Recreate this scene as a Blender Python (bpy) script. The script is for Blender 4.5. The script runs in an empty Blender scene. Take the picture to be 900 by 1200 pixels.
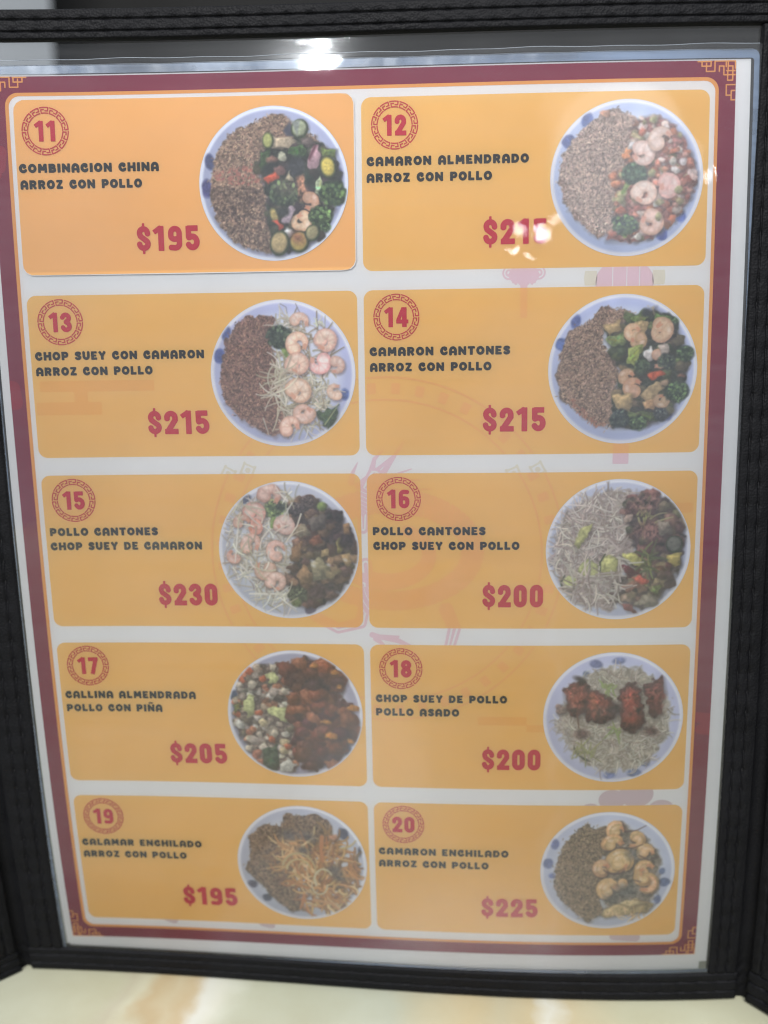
import bpy, math, random
import numpy as np

sc = bpy.context.scene
col = sc.collection
# ------------------------------------------------------------------ geometry of the bent panel
# Sheet coordinates are millimetres: u to the right from the paper's left edge, v down from its
# top edge, z towards the viewer.  bend() is the measured curl of the standing panel.
PW, PH = 215.9, 279.4
def bend(u, v):
    s = (u - PW/2)/100; t = (v - PH/2)/100
    return (-2.719*t*t - 0.406*t**3 - 0.905*s*s + 1.759*s*t + 0.147*s*t*t - 1.021*s*s*t - 2.918*s**3 - 0.436*t**4)
TILT = math.atan2(0.01895, 0.99982)
CT, ST = math.cos(TILT), math.sin(TILT)
def W(x, y, z):
    """panel axes (mm: x right, y up from the paper's top edge, z to the viewer) -> world metres, table at Z=0"""
    x = np.asarray(x, float); y = np.asarray(y, float); z = np.asarray(z, float)
    X = CT*x - ST*y; Z = ST*x + CT*y
    return np.stack([X + 0*z, -z + 0*X, Z + 290.72 + 0*z], -1)/1000
def sheet(u, v, off):
    return W(u, -np.asarray(v, float), bend(u, v) + off)

# ------------------------------------------------------------------ camera
from mathutils import Matrix, Vector
R = np.array([[0.996859727, 0.000236765, 0.0791873], [-0.01591817, 0.98018224, 0.19745733], [-0.07757124, -0.19809778, 0.97710796]])
cam = bpy.data.cameras.new('camera'); camo = bpy.data.objects.new('camera', cam); col.objects.link(camo)
def wdir(d): return W(d[0], d[1], d[2]) - W(0, 0, 0)
M = np.eye(4)
for k in range(3): M[:3, k] = wdir(R[:, k])*1000
M[:3, 3] = W(137.539, -63.799, 307.493)
camo.matrix_world = Matrix(M.tolist())
cam.sensor_fit = 'HORIZONTAL'; cam.sensor_width = 36; cam.lens = 36*1236.5/900
cam.clip_start = 0.01; cam.clip_end = 50
cam.dof.use_dof = True; cam.dof.aperture_fstop = 9.5; cam.dof.focus_distance = 0.302
sc.camera = camo
# ------------------------------------------------------------------ world, lamps, exposure
sc.view_settings.view_transform = 'Standard'; sc.view_settings.look = 'None'
sc.cycles.filter_width = 1.15
sc.view_settings.exposure = 0; sc.view_settings.gamma = 1
wd = bpy.data.worlds.new('World'); sc.world = wd; wd.use_nodes = True
bg = wd.node_tree.nodes['Background']; bg.inputs[0].default_value = (0.84, 0.90, 1.0, 1); bg.inputs[1].default_value = 0.60
def lamp(name, pos, target, size, power, colr=(0.93, 0.97, 1.0)):
    l = bpy.data.lights.new(name, 'AREA'); l.shape = 'DISK'; l.size = size; l.energy = power; l.color = colr
    o = bpy.data.objects.new(name, l); col.objects.link(o)
    p = Vector(W(*pos)); t = Vector(W(*target)); o.location = p
    o.rotation_euler = (t - p).to_track_quat('-Z', 'Y').to_euler(); return o
MID = (108, -140, 0)
def glint(p, d, dist): return tuple(p[i] + d[i]*dist for i in range(3))
lamp('ceiling_lamp', glint((94, 1, -6), (-0.087, 0.389, 0.917), 2300), MID, 0.016, 11.0)
lamp('ceiling_lamp', glint((96, 7.5, -6), (-0.081, 0.421, 0.904), 3300), MID, 0.016, 0.8)
lamp('ceiling_lamp', glint((88.6, 8.9, -6), (-0.097, 0.425, 0.900), 4200), MID, 0.026, 0.7)
lamp('ceiling_lamp', glint((103, 9.2, -6), (-0.062, 0.432, 0.900), 4200), MID, 0.020, 0.45)
lamp('ceiling_lamp', glint((158, -46, -3), (0.138, 0.172, 0.975), 4500), MID, 0.085, 0.9)
lamp('ceiling_lamp', glint((158, -46, -3), (0.108, 0.178, 0.978), 4600), MID, 0.05, 0.28)
lamp('ceiling_lamp', glint((158, -46, -3), (0.155, 0.192, 0.969), 5000), MID, 0.04, 0.2)
lamp('ceiling_lamp', glint((203, -30, -7), (0.385, 0.235, 0.893), 4000), MID, 0.022, 0.18)
lamp('unseen_soft_light', (220, 1900, 1700), (110, -150, 0), 1.0, 105.0, (1, 0.985, 0.975))

lamp('unseen_soft_light', glint((165, -40, -4), (0.25, 0.27, 0.93), 4200), MID, 0.9, 3.2)  # added unseen lamp: its dim reflection lays a milky haze on the upper right

lamp('unseen_soft_light', glint((108, -170, -2), (-0.48, 0.34, 0.81), 2300), (108, -190, 0), 0.6, 15.0, (1, 0.985, 0.97))  # added unseen fill from the front left, only to brighten the lower page

# ------------------------------------------------------------------ helpers
def lin(c):
    c = np.asarray(c, float)/255
    return np.where(c <= 0.04045, c/12.92, ((c + 0.055)/1.055)**2.4)
def rgba(c): return tuple(float(x) for x in lin(c)) + (1.0,)
def nmat(name):
    m = bpy.data.materials.new(name); m.use_nodes = True
    nt = m.node_tree; nt.nodes.clear()
    o = nt.nodes.new('ShaderNodeOutputMaterial')
    return m, nt, o
def N(nt, t, **kw):
    n = nt.nodes.new(t)
    for k, v in kw.items():
        if k.startswith('i_'): n.inputs[k[2:].replace('_', ' ')].default_value = v
        else: setattr(n, k, v)
    return n
def print_mat(name, c, var=0.06, rough=0.55):
    """ink on paper: base colour with a faint mottling of the print"""
    m, nt, o = nmat(name)
    p = N(nt, 'ShaderNodeBsdfPrincipled'); p.inputs['Roughness'].default_value = rough; p.inputs['Specular IOR Level'].default_value = 0.25
    tc = N(nt, 'ShaderNodeTexCoord'); no = N(nt, 'ShaderNodeTexNoise'); no.inputs['Scale'].default_value = 60; no.inputs['Detail'].default_value = 6
    no.inputs['Roughness'].default_value = 0.65
    nt.links.new(tc.outputs['Object'], no.inputs['Vector'])
    mx = N(nt, 'ShaderNodeMix', data_type='RGBA')
    l = lin(c)
    mx.inputs['A'].default_value = tuple(l*(1 - var)) + (1,); mx.inputs['B'].default_value = tuple(np.minimum(l*(1 + var), 1)) + (1,)
    nt.links.new(no.outputs['Fac'], mx.inputs['Factor']); nt.links.new(mx.outputs['Result'], p.inputs['Base Color'])
    nt.links.new(p.outputs[0], o.inputs[0]); return m
def mesh_obj(name, verts, faces, m, parent=None, smooth=True, loops=None):
    me = bpy.data.meshes.new(name)
    if loops is None: me.from_pydata([tuple(map(float, v)) for v in verts], [], [tuple(map(int, f)) for f in faces])
    else:
        ls, lt, li = loops
        me.vertices.add(len(verts)); me.vertices.foreach_set('co', np.asarray(verts, np.float32).ravel())
        me.loops.add(len(li)); me.loops.foreach_set('vertex_index', li.astype(np.int32))
        me.polygons.add(len(ls)); me.polygons.foreach_set('loop_start', ls.astype(np.int32))
        me.update(calc_edges=True); me.validate()
    me.materials.append(m)
    if smooth: me.polygons.foreach_set('use_smooth', np.ones(len(me.polygons), bool))
    o = bpy.data.objects.new(name, me); col.objects.link(o)
    if parent: o.parent = parent
    return o
# marching squares: a shape given by a signed distance f(u, v) becomes clean, non-overlapping faces
CASES = {1: [(0, 'e0', 'e3')], 2: [(1, 'e1', 'e0')], 3: [(0, 1, 'e1', 'e3')], 4: [(2, 'e2', 'e1')], 5: [(0, 'e0', 'e3'), (2, 'e2', 'e1')],
         6: [(1, 2, 'e2', 'e0')], 7: [(0, 1, 2, 'e2', 'e3')], 8: [(3, 'e3', 'e2')], 9: [(0, 'e0', 'e2', 3)], 10: [(1, 'e1', 'e0'), (3, 'e3', 'e2')],
         11: [(0, 1, 'e1', 'e2', 3)], 12: [(2, 3, 'e3', 'e1')], 13: [(0, 'e0', 'e1', 2, 3)], 14: [(1, 2, 3, 'e3', 'e0')], 15: [(0, 1, 2, 3)]}
def march(f, u0, u1, v0, v1, step):
    nu = max(2, int(math.ceil((u1 - u0)/step)) + 1); nv = max(2, int(math.ceil((v1 - v0)/step)) + 1)
    us = np.linspace(u0, u1, nu); vs = np.linspace(v0, v1, nv)
    U, V = np.meshgrid(us, vs, indexing='ij'); F = f(U, V)
    F = np.where(F == 0, 1e-9, F); ins = F < 0
    gid = np.arange(nu*nv).reshape(nu, nv)
    hx = F[:-1]/(F[:-1] - F[1:] + 1e-15); hx = np.clip(hx, 0, 1)            # edges along u
    vy = F[:, :-1]/(F[:, :-1] - F[:, 1:] + 1e-15); vy = np.clip(vy, 0, 1)    # edges along v
    EU = U[:-1] + hx*(U[1:] - U[:-1]); EV = V[:-1]
    FU = U[:, :-1]; FV = V[:, :-1] + vy*(V[:, 1:] - V[:, :-1])
    hid = nu*nv + np.arange(EU.size).reshape(EU.shape); vid = nu*nv + EU.size + np.arange(FU.size).reshape(FU.shape)
    P = np.stack([np.concatenate([U.ravel(), EU.ravel(), FU.ravel()]), np.concatenate([V.ravel(), EV.ravel(), FV.ravel()])], -1)
    tok = {0: gid[:-1, :-1], 1: gid[1:, :-1], 2: gid[1:, 1:], 3: gid[:-1, 1:], 'e0': hid[:, :-1], 'e1': vid[1:], 'e2': hid[:, 1:], 'e3': vid[:-1]}
    code = ins[:-1, :-1]*1 + ins[1:, :-1]*2 + ins[1:, 1:]*4 + ins[:-1, 1:]*8
    li, ln = [], []
    for c, polys in CASES.items():
        w = code == c
        if not w.any(): continue
        for pl in polys:
            a = np.stack([tok[t][w] for t in reversed(pl)], -1)   # v runs down: reverse to face the viewer
            li.append(a.ravel()); ln.append(np.full(len(a), a.shape[1]))
    if not li: return None, None
    li = np.concatenate(li); ln = np.concatenate(ln); ls = np.concatenate([[0], np.cumsum(ln)[:-1]])
    used, inv = np.unique(li, return_inverse=True)
    return P[used], (ls, ln, inv.ravel())
def ink(name, f, box, step, off, m, parent):
    P, lp = march(f, *box, step)
    if P is None: return None
    return mesh_obj(name, sheet(P[:, 0], P[:, 1], off), None, m, parent, loops=lp)
def rrect(u0, u1, v0, v1, r):
    def f(U, V):
        qx = np.abs(U - (u0 + u1)/2) - (u1 - u0)/2 + r; qy = np.abs(V - (v0 + v1)/2) - (v1 - v0)/2 + r
        return np.hypot(np.maximum(qx, 0), np.maximum(qy, 0)) + np.minimum(np.maximum(qx, qy), 0) - r
    return f
def seg(U, V, a, b, w0, w1=None):
    w1 = w0 if w1 is None else w1
    dx, dy = b[0] - a[0], b[1] - a[1]; L = dx*dx + dy*dy + 1e-12
    t = np.clip(((U - a[0])*dx + (V - a[1])*dy)/L, 0, 1)
    return np.hypot(U - a[0] - t*dx, V - a[1] - t*dy) - (w0 + (w1 - w0)*t)
def bar(U, V, a, b, hw, r=0.0):
    dx, dy = b[0] - a[0], b[1] - a[1]; L = math.hypot(dx, dy) + 1e-12; ex, ey = dx/L, dy/L
    px, py = U - (a[0] + b[0])/2, V - (a[1] + b[1])/2
    qx = np.abs(px*ex + py*ey) - L/2 + r; qy = np.abs(-px*ey + py*ex) - hw + r
    return np.hypot(np.maximum(qx, 0), np.maximum(qy, 0)) + np.minimum(np.maximum(qx, qy), 0) - r
def arc(cx, cy, rx, ry, a0, a1, n=14):
    return [(cx + rx*math.cos(math.radians(a0 + (a1 - a0)*i/n)), cy + ry*math.sin(math.radians(a0 + (a1 - a0)*i/n))) for i in range(n + 1)]
def line_sdf(U, V, prims):
    d = np.full(U.shape, 1e3)
    for p in prims:
        if p[0] == 'c':
            for a, b in zip(p[1][:-1], p[1][1:]): d = np.minimum(d, seg(U, V, a, b, p[2], p[3] if len(p) > 3 else None))
        elif p[0] == 'b': d = np.minimum(d, bar(U, V, p[1], p[2], p[3], p[4] if len(p) > 4 else 0.0))
    return d
# lettering: y runs DOWN, 0 = cap height, 1 = baseline.  Soft heavy caps for the dish names.
H = 0.135
def B(x0, y0, x1, y1, w=H): return ('b', (x0, y0), (x1, y1), w, 0.05)
GL = {
 'C': (.86, [('c', arc(.46, .5, .33, .37, 300, 50), .15), ('c', [(.60, .20), (.66, .32), (.56, .38)], .12), ('c', [(.68, .76), (.76, .68)], .09)]),
 'O': (.94, [('c', arc(.47, .5, .33, .37, 0, 360, 24), .14)]),
 'M': (1.08, [B(.16, 1, .2, 0, .13), B(.92, 1, .88, 0, .13), B(.22, .04, .54, .72, .13), B(.86, .04, .54, .72, .13)]),
 'B': (.84, [B(.16, 0, .16, 1, .15), ('c', [(.2, .12)] + arc(.48, .29, .17, .17, -90, 90, 8) + [(.2, .46)], .12), ('c', [(.2, .5)] + arc(.52, .69, .2, .19, -90, 90, 8) + [(.2, .88)], .125)]),
 'I': (.34, [B(.17, 0, .17, 1, .15)]),
 'N': (.94, [B(.15, 0, .15, 1, .13), B(.79, 0, .79, 1, .13), B(.14, .08, .8, .92, .14)]),
 'A': (.90, [('c', [(.15, .9), (.15, .5)] + arc(.45, .45, .29, .32, 190, 350, 10) + [(.75, .5), (.75, .9)], .145), B(.2, .66, .7, .66, .10), B(.02, .95, .3, .95, .06), B(.6, .95, .9, .95, .06)]),
 'H': (.92, [B(.15, 0, .15, 1, .145), B(.77, 0, .77, 1, .145), B(.15, .5, .77, .5, .12)]),
 'R': (.88, [B(.16, 0, .16, 1, .145), ('c', [(.2, .13)] + arc(.5, .33, .2, .2, -90, 90, 8) + [(.2, .54)], .125), B(.42, .5, .74, .98, .13)]),
 'Z': (.82, [B(.05, .12, .76, .12, .12), B(.05, .88, .78, .88, .12), B(.64, .14, .18, .86, .13)]),
 'P': (.84, [B(.16, 0, .16, 1, .145), ('c', [(.2, .13)] + arc(.5, .35, .2, .22, -90, 90, 8) + [(.2, .58)], .13)]),
 'L': (.74, [B(.16, 0, .16, 1, .145), B(.05, .87, .7, .87, .13)]),
 'S': (.76, [('c', arc(.4, .29, .25, .17, -25, -200, 10) + [(.30, .43), (.5, .55)] + arc(.38, .70, .26, .18, -30, 150, 10), .135)]),
 'U': (.9, [('c', [(.16, .1), (.16, .55)] + arc(.45, .58, .29, .29, 180, 0, 10) + [(.74, .55), (.74, .1)], .14)]),
 'E': (.76, [B(.16, 0, .16, 1, .145), B(.1, .11, .7, .11, .11), B(.1, .5, .62, .5, .10), B(.1, .88, .72, .88, .12)]),
 'Y': (.88, [B(.1, .02, .44, .56, .135), B(.78, .02, .44, .56, .135), B(.44, .5, .44, 1, .145)]),
 'T': (.84, [B(.02, .12, .82, .12, .12), B(.42, .05, .42, 1, .15)]),
 'D': (.9, [B(.16, 0, .16, 1, .145), ('c', [(.2, .13)] + arc(.42, .5, .32, .37, -90, 90, 10) + [(.2, .87)], .13)]),
 ' ': (.46, []),
}
GL['Ñ'] = (GL['N'][0], GL['N'][1] + [('c', [(.26, -.2), (.38, -.27), (.54, -.18), (.68, -.26)], .07)])
# narrow heavy numerals for prices and badges
K = .118
def Q(x0, y0, x1, y1, w=K): return ('b', (x0, y0), (x1, y1), w, 0.02)
NUM = {
 '0': (.62, [('c', arc(.31, .30, .175, .18, 180, 360) + arc(.31, .70, .175, .18, 0, 180) + [(.135, .30)], .125)]),
 '1': (.50, [Q(.33, 0, .33, 1, .12), Q(.03, .26, .34, .05, .10)]),
 '2': (.60, [('c', [(.13, .33), (.13, .29)] + arc(.30, .29, .17, .17, 180, 360) + [(.47, .40), (.16, .86)], .12), Q(.02, .885, .60, .885, .115), Q(.01, .30, .25, .30, .10)]),
 '3': (.60, [('c', [(.12, .25)] + arc(.30, .28, .165, .165, 200, 430, 12) + [(.30, .48)], .118), ('c', [(.30, .49)] + arc(.30, .70, .18, .185, -70, 160, 12), .12)]),
 '4': (.66, [Q(.45, 0, .45, 1, .12), Q(.40, .03, .10, .70, .10), Q(.02, .72, .66, .72, .10)]),
 '5': (.60, [Q(.10, .115, .54, .115, .115), Q(.145, .02, .145, .50, .115), ('c', [(.16, .48), (.26, .44)] + arc(.30, .66, .185, .22, -75, 150, 14), .12)]),
 '6': (.62, [('c', [(.48, .13), (.32, .115)] + arc(.31, .29, .175, .175, 260, 180) + [(.135, .7)] + arc(.31, .70, .175, .18, 180, 0) + arc(.31, .58, .175, .12, 0, -120), .115)]),
 '7': (.58, [Q(.02, .115, .58, .115, .115), Q(.46, .10, .22, 1, .12)]),
 '8': (.62, [('c', arc(.31, .28, .165, .16, 0, 360, 18), .125), ('c', arc(.31, .70, .18, .18, 0, 360, 18), .125)]),
 '9': (.62, [('c', [(.14, .87), (.30, .885)] + arc(.31, .71, .175, .175, 80, 0) + [(.485, .3)] + arc(.31, .30, .175, .18, 0, -180) + arc(.31, .42, .175, .12, 180, 60), .115)]),
 '$': (.58, [('c', [(.46, .30)] + arc(.29, .28, .165, .17, -10, -190, 10) + [(.16, .40), (.42, .60)] + arc(.29, .71, .175, .17, -25, 175, 10) + [(.115, .72)], .115), Q(.29, -.12, .29, .14, .05), Q(.29, .86, .29, 1.12, .05), Q(.36, .25, .55, .25, .09), Q(.03, .75, .22, .75, .09)]),
}
def text_width(s, tab, gap): return sum(tab[c][0] for c in s) + gap*(len(s) - 1)
def text_sdf(s, tab, gap, u0, u1, vtop, vbase, fat=0.0):
    tw = text_width(s, tab, gap); sx = (u1 - u0)/tw; sy = vbase - vtop; k = min(sx, sy)
    def f(Ui, Vi):
        d = np.full(Ui.shape, 9.0); x = u0
        for c in s:
            w, pr = tab[c]
            if pr:
                lo, hi = x - .12*sx, x + (w + .12)*sx
                i0, i1 = np.searchsorted(Ui[:, 0], [lo, hi])
                if i1 > i0:
                    X = (Ui[i0:i1] - x)/sx; Y = (Vi[i0:i1] - vtop)/sy
                    d[i0:i1] = np.minimum(d[i0:i1], (line_sdf(X, Y, pr) - fat)*k)
            x += (w + gap)*sx
        return d
    return f

# ------------------------------------------------------------------ materials
def vinyl_mat(name, haze, rough, bump, tint=(0.97, 0.975, 0.98), hazecol=(0.85, 0.88, 0.92), refl=1.0, wave=9.0):
    m, nt, o = nmat(name)
    tr = N(nt, 'ShaderNodeBsdfTransparent'); tr.inputs[0].default_value = tint + (1,)
    gl = N(nt, 'ShaderNodeBsdfGlossy'); gl.inputs['Roughness'].default_value = rough
    di = N(nt, 'ShaderNodeBsdfDiffuse'); di.inputs[0].default_value = hazecol + (1,)
    tc = N(nt, 'ShaderNodeTexCoord')
    n1 = N(nt, 'ShaderNodeTexNoise'); n1.inputs['Scale'].default_value = wave; n1.inputs['Detail'].default_value = 2.5
    nt.links.new(tc.outputs['Object'], n1.inputs['Vector'])
    bp = N(nt, 'ShaderNodeBump'); bp.inputs['Strength'].default_value = 1.0; bp.inputs['Distance'].default_value = bump
    nt.links.new(n1.outputs['Fac'], bp.inputs['Height']); nt.links.new(bp.outputs[0], gl.inputs['Normal'])
    fr = N(nt, 'ShaderNodeFresnel'); fr.inputs['IOR'].default_value = 1.5
    fm = N(nt, 'ShaderNodeMath', operation='MULTIPLY'); fm.inputs[1].default_value = refl; fm.use_clamp = True
    nt.links.new(fr.outputs[0], fm.inputs[0])
    # fine scuffs make the haze uneven
    mp = N(nt, 'ShaderNodeMapping'); mp.inputs['Scale'].default_value = (60, 60, 900); mp.inputs['Rotation'].default_value = (0, 0.5, 0)
    nt.links.new(tc.outputs['Object'], mp.inputs['Vector'])
    n2 = N(nt, 'ShaderNodeTexNoise'); n2.inputs['Scale'].default_value = 0.35; n2.inputs['Detail'].default_value = 2
    nt.links.new(mp.outputs[0], n2.inputs['Vector'])
    n3 = N(nt, 'ShaderNodeTexNoise'); n3.inputs['Scale'].default_value = 14.0; n3.inputs['Detail'].default_value = 4
    nt.links.new(tc.outputs['Object'], n3.inputs['Vector'])
    ad = N(nt, 'ShaderNodeMath', operation='MULTIPLY_ADD'); ad.inputs[1].default_value = 0.35; nt.links.new(n2.outputs['Fac'], ad.inputs[0]); nt.links.new(n3.outputs['Fac'], ad.inputs[2])
    mr = N(nt, 'ShaderNodeMapRange'); mr.inputs['From Min'].default_value = 0.45; mr.inputs['From Max'].default_value = 0.9
    mr.inputs['To Min'].default_value = haze*0.2; mr.inputs['To Max'].default_value = haze*2.1
    nt.links.new(ad.outputs[0], mr.inputs['Value'])
    m1 = N(nt, 'ShaderNodeMixShader'); nt.links.new(mr.outputs[0], m1.inputs[0]); nt.links.new(tr.outputs[0], m1.inputs[1]); nt.links.new(di.outputs[0], m1.inputs[2])
    m2 = N(nt, 'ShaderNodeMixShader'); nt.links.new(fm.outputs[0], m2.inputs[0]); nt.links.new(m1.outputs[0], m2.inputs[1]); nt.links.new(gl.outputs[0], m2.inputs[2])
    nt.links.new(m2.outputs[0], o.inputs[0]); return m
def leather_mat():
    m, nt, o = nmat('black_leatherette')
    p = N(nt, 'ShaderNodeBsdfPrincipled'); p.inputs['Specular IOR Level'].default_value = 0.10
    tc = N(nt, 'ShaderNodeTexCoord')
    vo = N(nt, 'ShaderNodeTexVoronoi'); vo.inputs['Scale'].default_value = 1500; nt.links.new(tc.outputs['Object'], vo.inputs['Vector'])
    no = N(nt, 'ShaderNodeTexNoise'); no.inputs['Scale'].default_value = 90; no.inputs['Detail'].default_value = 5; nt.links.new(tc.outputs['Object'], no.inputs['Vector'])
    mx = N(nt, 'ShaderNodeMix', data_type='RGBA'); mx.inputs['A'].default_value = (0.002, 0.002, 0.0026, 1); mx.inputs['B'].default_value = (0.007, 0.0072, 0.0085, 1)
    nt.links.new(no.outputs['Fac'], mx.inputs['Factor']); nt.links.new(mx.outputs['Result'], p.inputs['Base Color'])
    mr = N(nt, 'ShaderNodeMapRange'); mr.inputs['To Min'].default_value = 0.46; mr.inputs['To Max'].default_value = 0.72
    nt.links.new(no.outputs['Fac'], mr.inputs['Value']); nt.links.new(mr.outputs[0], p.inputs['Roughness'])
    b1 = N(nt, 'ShaderNodeBump'); b1.inputs['Strength'].default_value = 0.7; b1.inputs['Distance'].default_value = 0.0002
    nt.links.new(vo.outputs['Distance'], b1.inputs['Height'])
    b2 = N(nt, 'ShaderNodeBump'); b2.inputs['Strength'].default_value = 0.8; b2.inputs['Distance'].default_value = 0.0005
    nt.links.new(no.outputs['Fac'], b2.inputs['Height']); nt.links.new(b1.outputs[0], b2.inputs['Normal']); nt.links.new(b2.outputs[0], p.inputs['Normal'])
    nt.links.new(p.outputs[0], o.inputs[0]); return m
def plain_mat(name, c, rough=0.5, scale=20, var=0.12, metallic=0):
    m, nt, o = nmat(name)
    p = N(nt, 'ShaderNodeBsdfPrincipled'); p.inputs['Roughness'].default_value = rough; p.inputs['Metallic'].default_value = metallic
    tc = N(nt, 'ShaderNodeTexCoord'); no = N(nt, 'ShaderNodeTexNoise'); no.inputs['Scale'].default_value = scale; no.inputs['Detail'].default_value = 5
    nt.links.new(tc.outputs['Object'], no.inputs['Vector'])
    mx = N(nt, 'ShaderNodeMix', data_type='RGBA'); c = np.array(c)
    mx.inputs['A'].default_value = tuple(c*(1 - var)) + (1,); mx.inputs['B'].default_value = tuple(c*(1 + var)) + (1,)
    nt.links.new(no.outputs['Fac'], mx.inputs['Factor']); nt.links.new(mx.outputs['Result'], p.inputs['Base Color'])
    nt.links.new(p.outputs[0], o.inputs[0]); return m
def marble_mat():
    m, nt, o = nmat('cream_marble')
    p = N(nt, 'ShaderNodeBsdfPrincipled'); p.inputs['Roughness'].default_value = 0.22; p.inputs['Specular IOR Level'].default_value = 0.45
    tc = N(nt, 'ShaderNodeTexCoord')
    n0 = N(nt, 'ShaderNodeTexNoise'); n0.inputs['Scale'].default_value = 22; n0.inputs['Detail'].default_value = 7; nt.links.new(tc.outputs['Object'], n0.inputs['Vector'])
    sp = N(nt, 'ShaderNodeSeparateXYZ'); nt.links.new(tc.outputs['Object'], sp.inputs[0])
    def mth(op, a, b):
        n = N(nt, 'ShaderNodeMath', operation=op)
        for k, q in enumerate((a, b)):
            if isinstance(q, (int, float)): n.inputs[k].default_value = q
            else: nt.links.new(q, n.inputs[k])
        return n.outputs[0]
    # veins run mostly away from the viewer; position across the slab, bent by noise
    x = mth('ADD', sp.outputs['X'], mth('MULTIPLY', mth('SUBTRACT', n0.outputs['Fac'], 0.5), 0.045))
    x = mth('ADD', x, mth('MULTIPLY', sp.outputs['Y'], 0.15))
    fx = mth('FRACT', mth('DIVIDE', mth('ADD', x, 0.12), 0.42), 0.0)
    cr = N(nt, 'ShaderNodeValToRGB'); e = cr.color_ramp.elements
    CRM = (0.367, 0.378, 0.294); stops = ((0.0, CRM), (.09, (0.367, 0.382, 0.309)), (.140, (0.384, 0.382, 0.284)), (.146, (0.378, 0.361, 0.274)), (.152, (0.432, 0.419, 0.315)), (.158, (0.390, 0.314, 0.192)), (.164, (0.421, 0.366, 0.248)), (.170, (0.400, 0.325, 0.203)),
             (.176, (0.495, 0.498, 0.447)), (.184, (0.475, 0.477, 0.407)), (.195, CRM), (.235, (0.362, 0.382, 0.315)), (.250, (0.394, 0.372, 0.269)), (.262, (0.411, 0.350, 0.222)), (.275, (0.394, 0.361, 0.254)), (.287, (0.421, 0.361, 0.233)), (.292, (0.526, 0.525, 0.472)), (.297, (0.438, 0.388, 0.263)), (.315, (0.390, 0.388, 0.284)), (.42, CRM))
    sel = [stops[0]] + [q for q in stops[1:-1]] + [stops[-1]]
    e[0].position = 0.0; e[0].color = CRM + (1,); e[1].position = 1.0; e[1].color = CRM + (1,)
    for ps, c in sel[1:-1]:
        a = e.new(ps/0.42); a.color = c + (1,)
    nt.links.new(fx, cr.inputs[0])
    n2 = N(nt, 'ShaderNodeTexNoise'); n2.inputs['Scale'].default_value = 26; n2.inputs['Detail'].default_value = 8; nt.links.new(tc.outputs['Object'], n2.inputs['Vector'])
    c2 = N(nt, 'ShaderNodeValToRGB'); c2.color_ramp.elements[0].position = 0.3; c2.color_ramp.elements[0].color = (0.86, 0.83, 0.76, 1); c2.color_ramp.elements[1].position = 0.7; c2.color_ramp.elements[1].color = (1, 1, 1, 1)
    nt.links.new(n2.outputs['Fac'], c2.inputs[0])
    mu = N(nt, 'ShaderNodeMix', data_type='RGBA', blend_type='MULTIPLY'); mu.inputs['Factor'].default_value = 1
    nt.links.new(cr.outputs[0], mu.inputs['A']); nt.links.new(c2.outputs[0], mu.inputs['B']); nt.links.new(mu.outputs['Result'], p.inputs['Base Color'])
    nt.links.new(p.outputs[0], o.inputs[0]); return m
leather = leather_mat()
thread = plain_mat('black_thread', (0.005, 0.005, 0.006), 0.85, 400)
pocket_m = vinyl_mat('clear_vinyl', 0.014, 0.014, 0.0006, wave=12, refl=1.1)
back_m = vinyl_mat('clear_vinyl_backing', 0.012, 0.06, 0.0004, wave=12)
lam_m = vinyl_mat('laminating_film', 0.008, 0.012, 0.0002, refl=1.1, wave=14)
seal_m = vinyl_mat('sealed_film_edge', 0.30, 0.28, 0.0012, hazecol=(0.40, 0.54, 0.78), wave=60)
paper_m = print_mat('white_paper', (232, 231, 231), 0.02)
purple_m = print_mat('maroon_ink', (130, 22, 58), 0.10)
purple2_m = print_mat('maroon_pattern_ink', (134, 60, 84), 0.08)
redcloud_m = print_mat('red_cloud_ink', (150, 28, 56), 0.08)
edge_m = print_mat('orange_line_ink', (232, 160, 84), 0.05)
orange_m = print_mat('card_orange_ink', (238, 190, 108), 0.05)
orange11_m = print_mat('sticker_orange_ink', (240, 185, 114), 0.05)
bar_m = print_mat('card_orange_bar_ink', (236, 180, 98), 0.05)
tintred_m = print_mat('card_dragon_tint_ink', (238, 181, 109), 0.05)
pink_m = print_mat('pale_pink_ink', (227, 199, 208), 0.05)
mauve_m = print_mat('pale_mauve_ink', (208, 190, 195), 0.05)
yellow_m = print_mat('pale_yellow_ink', (224, 218, 202), 0.04)
red_m = print_mat('red_number_ink', (196, 20, 54), 0.06)
ring_m = print_mat('red_ring_ink', (196, 54, 58), 0.06)
black_m = print_mat('black_letter_ink', (5, 5, 8), 0.1)
gold_m = print_mat('gold_fret_ink', (232, 156, 84), 0.06)

# ------------------------------------------------------------------ setting: table, wall, column
def tagged(o, label=None, cat=None, group=None, kind=None):
    if label: o['label'] = label
    if cat: o['category'] = cat
    if group: o['group'] = group
    if kind: o['kind'] = kind
    return o
def box(name, x0, x1, y0, y1, z0, z1, m, parent=None, bev=0.0):
    import bmesh
    bm = bmesh.new(); bmesh.ops.create_cube(bm, size=1)
    for v in bm.verts: v.co = Vector(((x0 + x1)/2 + v.co.x*(x1 - x0), (y0 + y1)/2 + v.co.y*(y1 - y0), (z0 + z1)/2 + v.co.z*(z1 - z0)))
    if bev: bmesh.ops.bevel(bm, geom=bm.edges[:], offset=bev, segments=3, affect='EDGES')
    me = bpy.data.meshes.new(name); bm.to_mesh(me); bm.free(); me.materials.append(m)
    o = bpy.data.objects.new(name, me); col.objects.link(o)
    if parent: o.parent = parent
    return o
tagged(box('table_top', -0.55, 0.95, -0.62, 0.50, -0.03, 0.0, marble_mat(), bev=0.004), kind='structure')
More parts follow.
